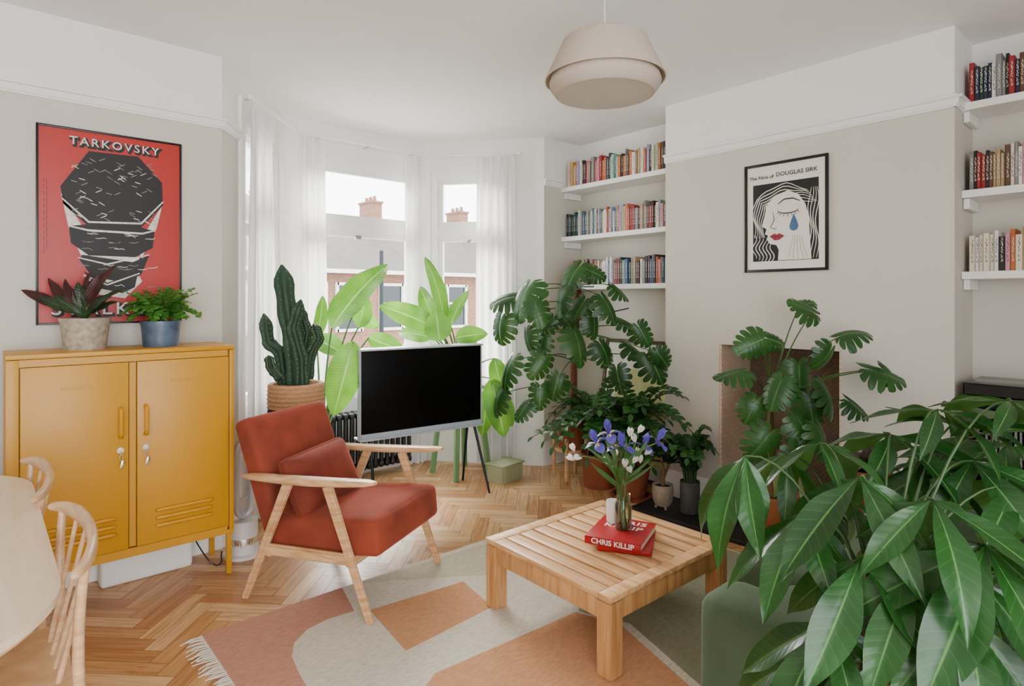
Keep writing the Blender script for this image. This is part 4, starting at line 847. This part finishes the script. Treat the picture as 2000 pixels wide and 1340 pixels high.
for i in range(33):
    a=math.radians(-76+152*i/32);p=rail(a);q=(rail(a+.02)-rail(a-.02)).normalized();nn=V((-q.y,q.x,0));e=math.sin(PI*i/32);w_=.010+.002*e;h_=.010+.016*e;z=.790-.012*(1-e)
    if i in(0,32):w_*=.5;h_*=.5
    rings.append([p+nn*w_*math.cos(k)+UP*(z+h_*math.sin(k)) for k in [2*PI*j/12 for j in range(12)]])
mb.loft(rings);build('back_rail',mb,dw,t,ang=60)
mb=MB();mb.soft((0,-.04,.45),(.44,.42,.035),.017,n=12);build('seat',mb,dw,t,ang=60)
for a in(-1,1):
    mb=MB();mb.tube([(a*.22,-.24,0),(a*.18,-.19,.44)],[.012,.017],10);build('leg',mb,dw,t)
    mb=MB();mb.tube(bez((a*.21,.23,0),(a*.17,.14,.45),(a*.245,.175,.78),12),[.010+.003*math.sin(PI*i/12) for i in range(13)],10);build('leg',mb,dw,t)
for k in range(4):
    a=math.radians(-30+20*k);p=rail(a);mb=MB();mb.tube([(p.x*.75,.135,.46),(p.x,p.y,.77)],[.007,.0055],8);build('spindle',mb,dw,t)
c2=copy_tree(t);c2.location=(-.03,2.60,0);c2['label']='pale bentwood dining chair with spindle back, farther one nearest yellow cabinet'
# ---------- pachira
bx_,by_=1.23,.38
t=thing('potted_money_tree','large foreground money tree with long drooping finger leaves at right','potted plant',(bx_,by_,0))
mb=MB();potm(mb,.12,.15,.28);build('pot',mb,terra,t);build('soil',soilm(.135,.25),soil,t)
mb=MB()
for a in(0,2.1,4.2):
    pts=[V((bx_+.03*math.cos(a+i*.9),by_+.03*math.sin(a+i*.9),.25+i*.075)) for i in range(8)];mb.tube(pts,[.022-.001*i for i in range(8)],10)
build('trunk',mb,bark,t,world=True)
fo=MB();st=MB();R=random.Random(21)
hubs=[(1600,865,1.2,.4),(1830,800,1.25,.2),(1975,785,1.2,.1),(1455,890,1.22,1.5),(1680,930,1.1,.6),(1820,975,1.02,.6),(1925,1065,.98,.7),(1570,1000,1.15,1.0),(1680,1090,1.05,.9),(1780,1120,1.02,.8),(1880,1190,.95,.8),(1620,1210,1.05,.9),(1740,1270,1.0,.8),(1970,1280,.95,.8),(1535,885,1.3,1.0),(1900,900,1.2,.4),(1740,850,1.3,.2),(1980,950,1.15,.5),(1830,1310,.95,.8),(1640,1300,1.1,1),(1910,1130,1.15,.7),(1790,1190,1.2,.9),(1710,1000,1.35,.7),(1640,960,1.25,.9),(1910,850,1.35,-.3),(1965,870,1.35,.2),(1860,880,1.4,.3),(1940,1200,1.15,.8),(1980,1110,1.25,.7),(1700,1190,1.2,.9),(1850,1080,1.35,.7),(1570,1290,1.15,1.1),(1870,830,1.3,-.2),(1800,900,1.25,.5),(1760,1060,1.25,.8)]
for u,v,d,dr in hubs:
    h=P(u,v,d);out=h-V((bx_,by_,h.z));
    out=out.normalized() if out.length>.03 else RV.copy()
    st.tube(bez(V((bx_,by_,.70+.12*R.random())),V(((bx_+h.x)/2,(by_+h.y)/2,max(h.z,.8)+.03)),h,8),[.0034-.0002*i for i in range(9)],6)
    out=(out*.4-FV*.2+RV*R.uniform(-.9,.9)).normalized();sd=out.cross(UP).normalized();k=R.choice([5,6,7]);sc=R.uniform(.8,1.15)
    for q in range(k):
        f=(q/(k-1)-.5)*2;an=f*2.3+R.uniform(-.12,.12);T=out*math.cos(an)+sd*math.sin(an)-UP*dr*R.uniform(.6,1.3);L=(.255-.085*abs(f))*sc*R.uniform(.88,1.08)
        fo.leaf(h,T,UP*1.0-FV*.4+out*.3+RV*R.uniform(-.3,.3),L,L*R.uniform(.23,.28),bend=R.uniform(.2,.9),cup=.3,kind='point',n=14,m=3,wave=.045)
build('stems',st,stemd,t,world=True);build('foliage',fo,L_pac,t,world=True)
# ---------- outside
brk=brick('street_brick','#7a4e3c','#8a5e4a','#9a8c7c',5,'xz');slate=brick('roof_slate','#524c49','#5e5753','#3f3a37',4,'xz');upvc=mat('house_white','#c8c6c2',.5);dkgl=mat('house_glass','#1f282c',.2)
for i,(x0,x1) in enumerate(((2.5,6.6),(6.6,10.6),(10.6,14.6),(14.6,19))):
    nm=['first','second','third','fourth'][i];cx=(x0+x1)/2
    t=thing('terraced_house','brick terraced house across the street, %s from the left'%nm,'house',(cx,17,-3.2),group='terraced houses across the street')
    w=x1-x0-.01;mb=MB();mb.box((0,3.5,2.75),(w,7,5.5));build('wall',mb,brk,t,smooth=False)
    mb=MB();mb.add([(-w/2,-.3,5.45),(w/2,-.3,5.45),(w/2,3.5,7.6),(-w/2,3.5,7.6),(-w/2,7.3,5.45),(w/2,7.3,5.45)],[[0,1,2,3],[3,2,5,4],[0,3,4],[1,5,2]]);build('roof',mb,slate,t,smooth=False)
    mb=MB();mb.box((-w/2+.4,3.5,7.65),(.45,.9,1.0));mb.box((-w/2+.4,3.5,8.18),(.52,1.0,.08))
    for q in range(3):mb.lathe([(.08,8.2),(.06,8.42),(.05,8.42)],(-w/2+.4,3.2+q*.3,0),10)
    build('chimney',mb,brk,t,smooth=False)
    mb=MB();mb.box((0,-.34,5.42),(w,.1,.12));build('gutter',mb,upvc,t)
    for wx,wz,ww,wh in((-1.35,4.35,.8,1.4),(-.2,4.35,.8,1.4),(1.25,4.35,.8,1.4),(-.8,1.4,1.8,1.7)):
        mb=MB()
        for s in(-1,1):mb.box((wx+s*ww/2,-.03,wz),(.09,.1,wh+.09));mb.box((wx,-.03,wz+s*wh/2),(ww,.1,.09))
        mb.box((wx,-.03,wz+.1),(ww,.09,.06));f=build('window',mb,upvc,t,smooth=False);mb=MB();mb.box((wx,-.005,wz),(ww,.02,wh));build('pane',mb,dkgl,f,smooth=False)
    mb=MB();mb.box((1.2,-.02,1.05),(.9,.06,2.1),.01);build('door',mb,mat('house_door_%d'%i,['#41525e','#7a3030','#3d5a48','#2c3440'][i],.5),t)
mb=MB();mb.box((10,15,-3.25),(60,40,.1));o=struct('ground_outside',mb,mat('pavement','#b8b6b0',.9,var=.1))
t=thing('street_tree','small yellow green bush in the street outside the centre window','bush',(7.2,12,-3.2))
mb=MB();mb.tube([(0,0,0),(0,0,3)],.06,8);build('trunk',mb,bark,t);fo=MB()
for i in range(500):
    a,b=R.uniform(0,6.28),R.uniform(-1,1);r=1.0*R.random()**.4;p=V((r*math.cos(a)*math.sqrt(1-b*b)*1.3,r*math.sin(a)*math.sqrt(1-b*b),2.9+.8*r*b));fo.leaf(p,V((R.uniform(-1,1),R.uniform(-1,1),R.uniform(-.5,1))),UP+V((.1,.05,0)),.2,.12,n=3,m=1,kind='oval')
build('foliage',fo,L_fern,t)
mb=MB();mb.tube([(7.55,13.5,-3.2),(7.55,13.5,2.6)],[.07,.05],10);o=build('lamp_post',mb,dkmetal);tag(o,'grey street lamp post outside the centre bay window','lamp post')
# ---------- light
w=bpy.data.worlds.new('world');bpy.context.scene.world=w;w.use_nodes=True;n=w.node_tree.nodes;l=w.node_tree.links;bg=n['Background']
tc=N(n,'ShaderNodeTexCoord');sp=N(n,'ShaderNodeSeparateXYZ');l.new(tc.outputs['Generated'],sp.inputs[0]);rp_=N(n,'ShaderNodeValToRGB');rp_.color_ramp.elements[0].color=(.9,.94,1,1);rp_.color_ramp.elements[1].color=(1,1,1,1);l.new(sp.outputs[2],rp_.inputs[0]);l.new(rp_.outputs[0],bg.inputs[0]);bg.inputs[1].default_value=10.5
s=bpy.data.lights.new('sun','SUN');s.energy=28;s.angle=math.radians(40);s.color=(1,.98,.95);so=bpy.data.objects.new('sun',s);C.objects.link(so);so.rotation_euler=V((-.25,-.8,-.55)).to_track_quat('-Z','Y').to_euler()
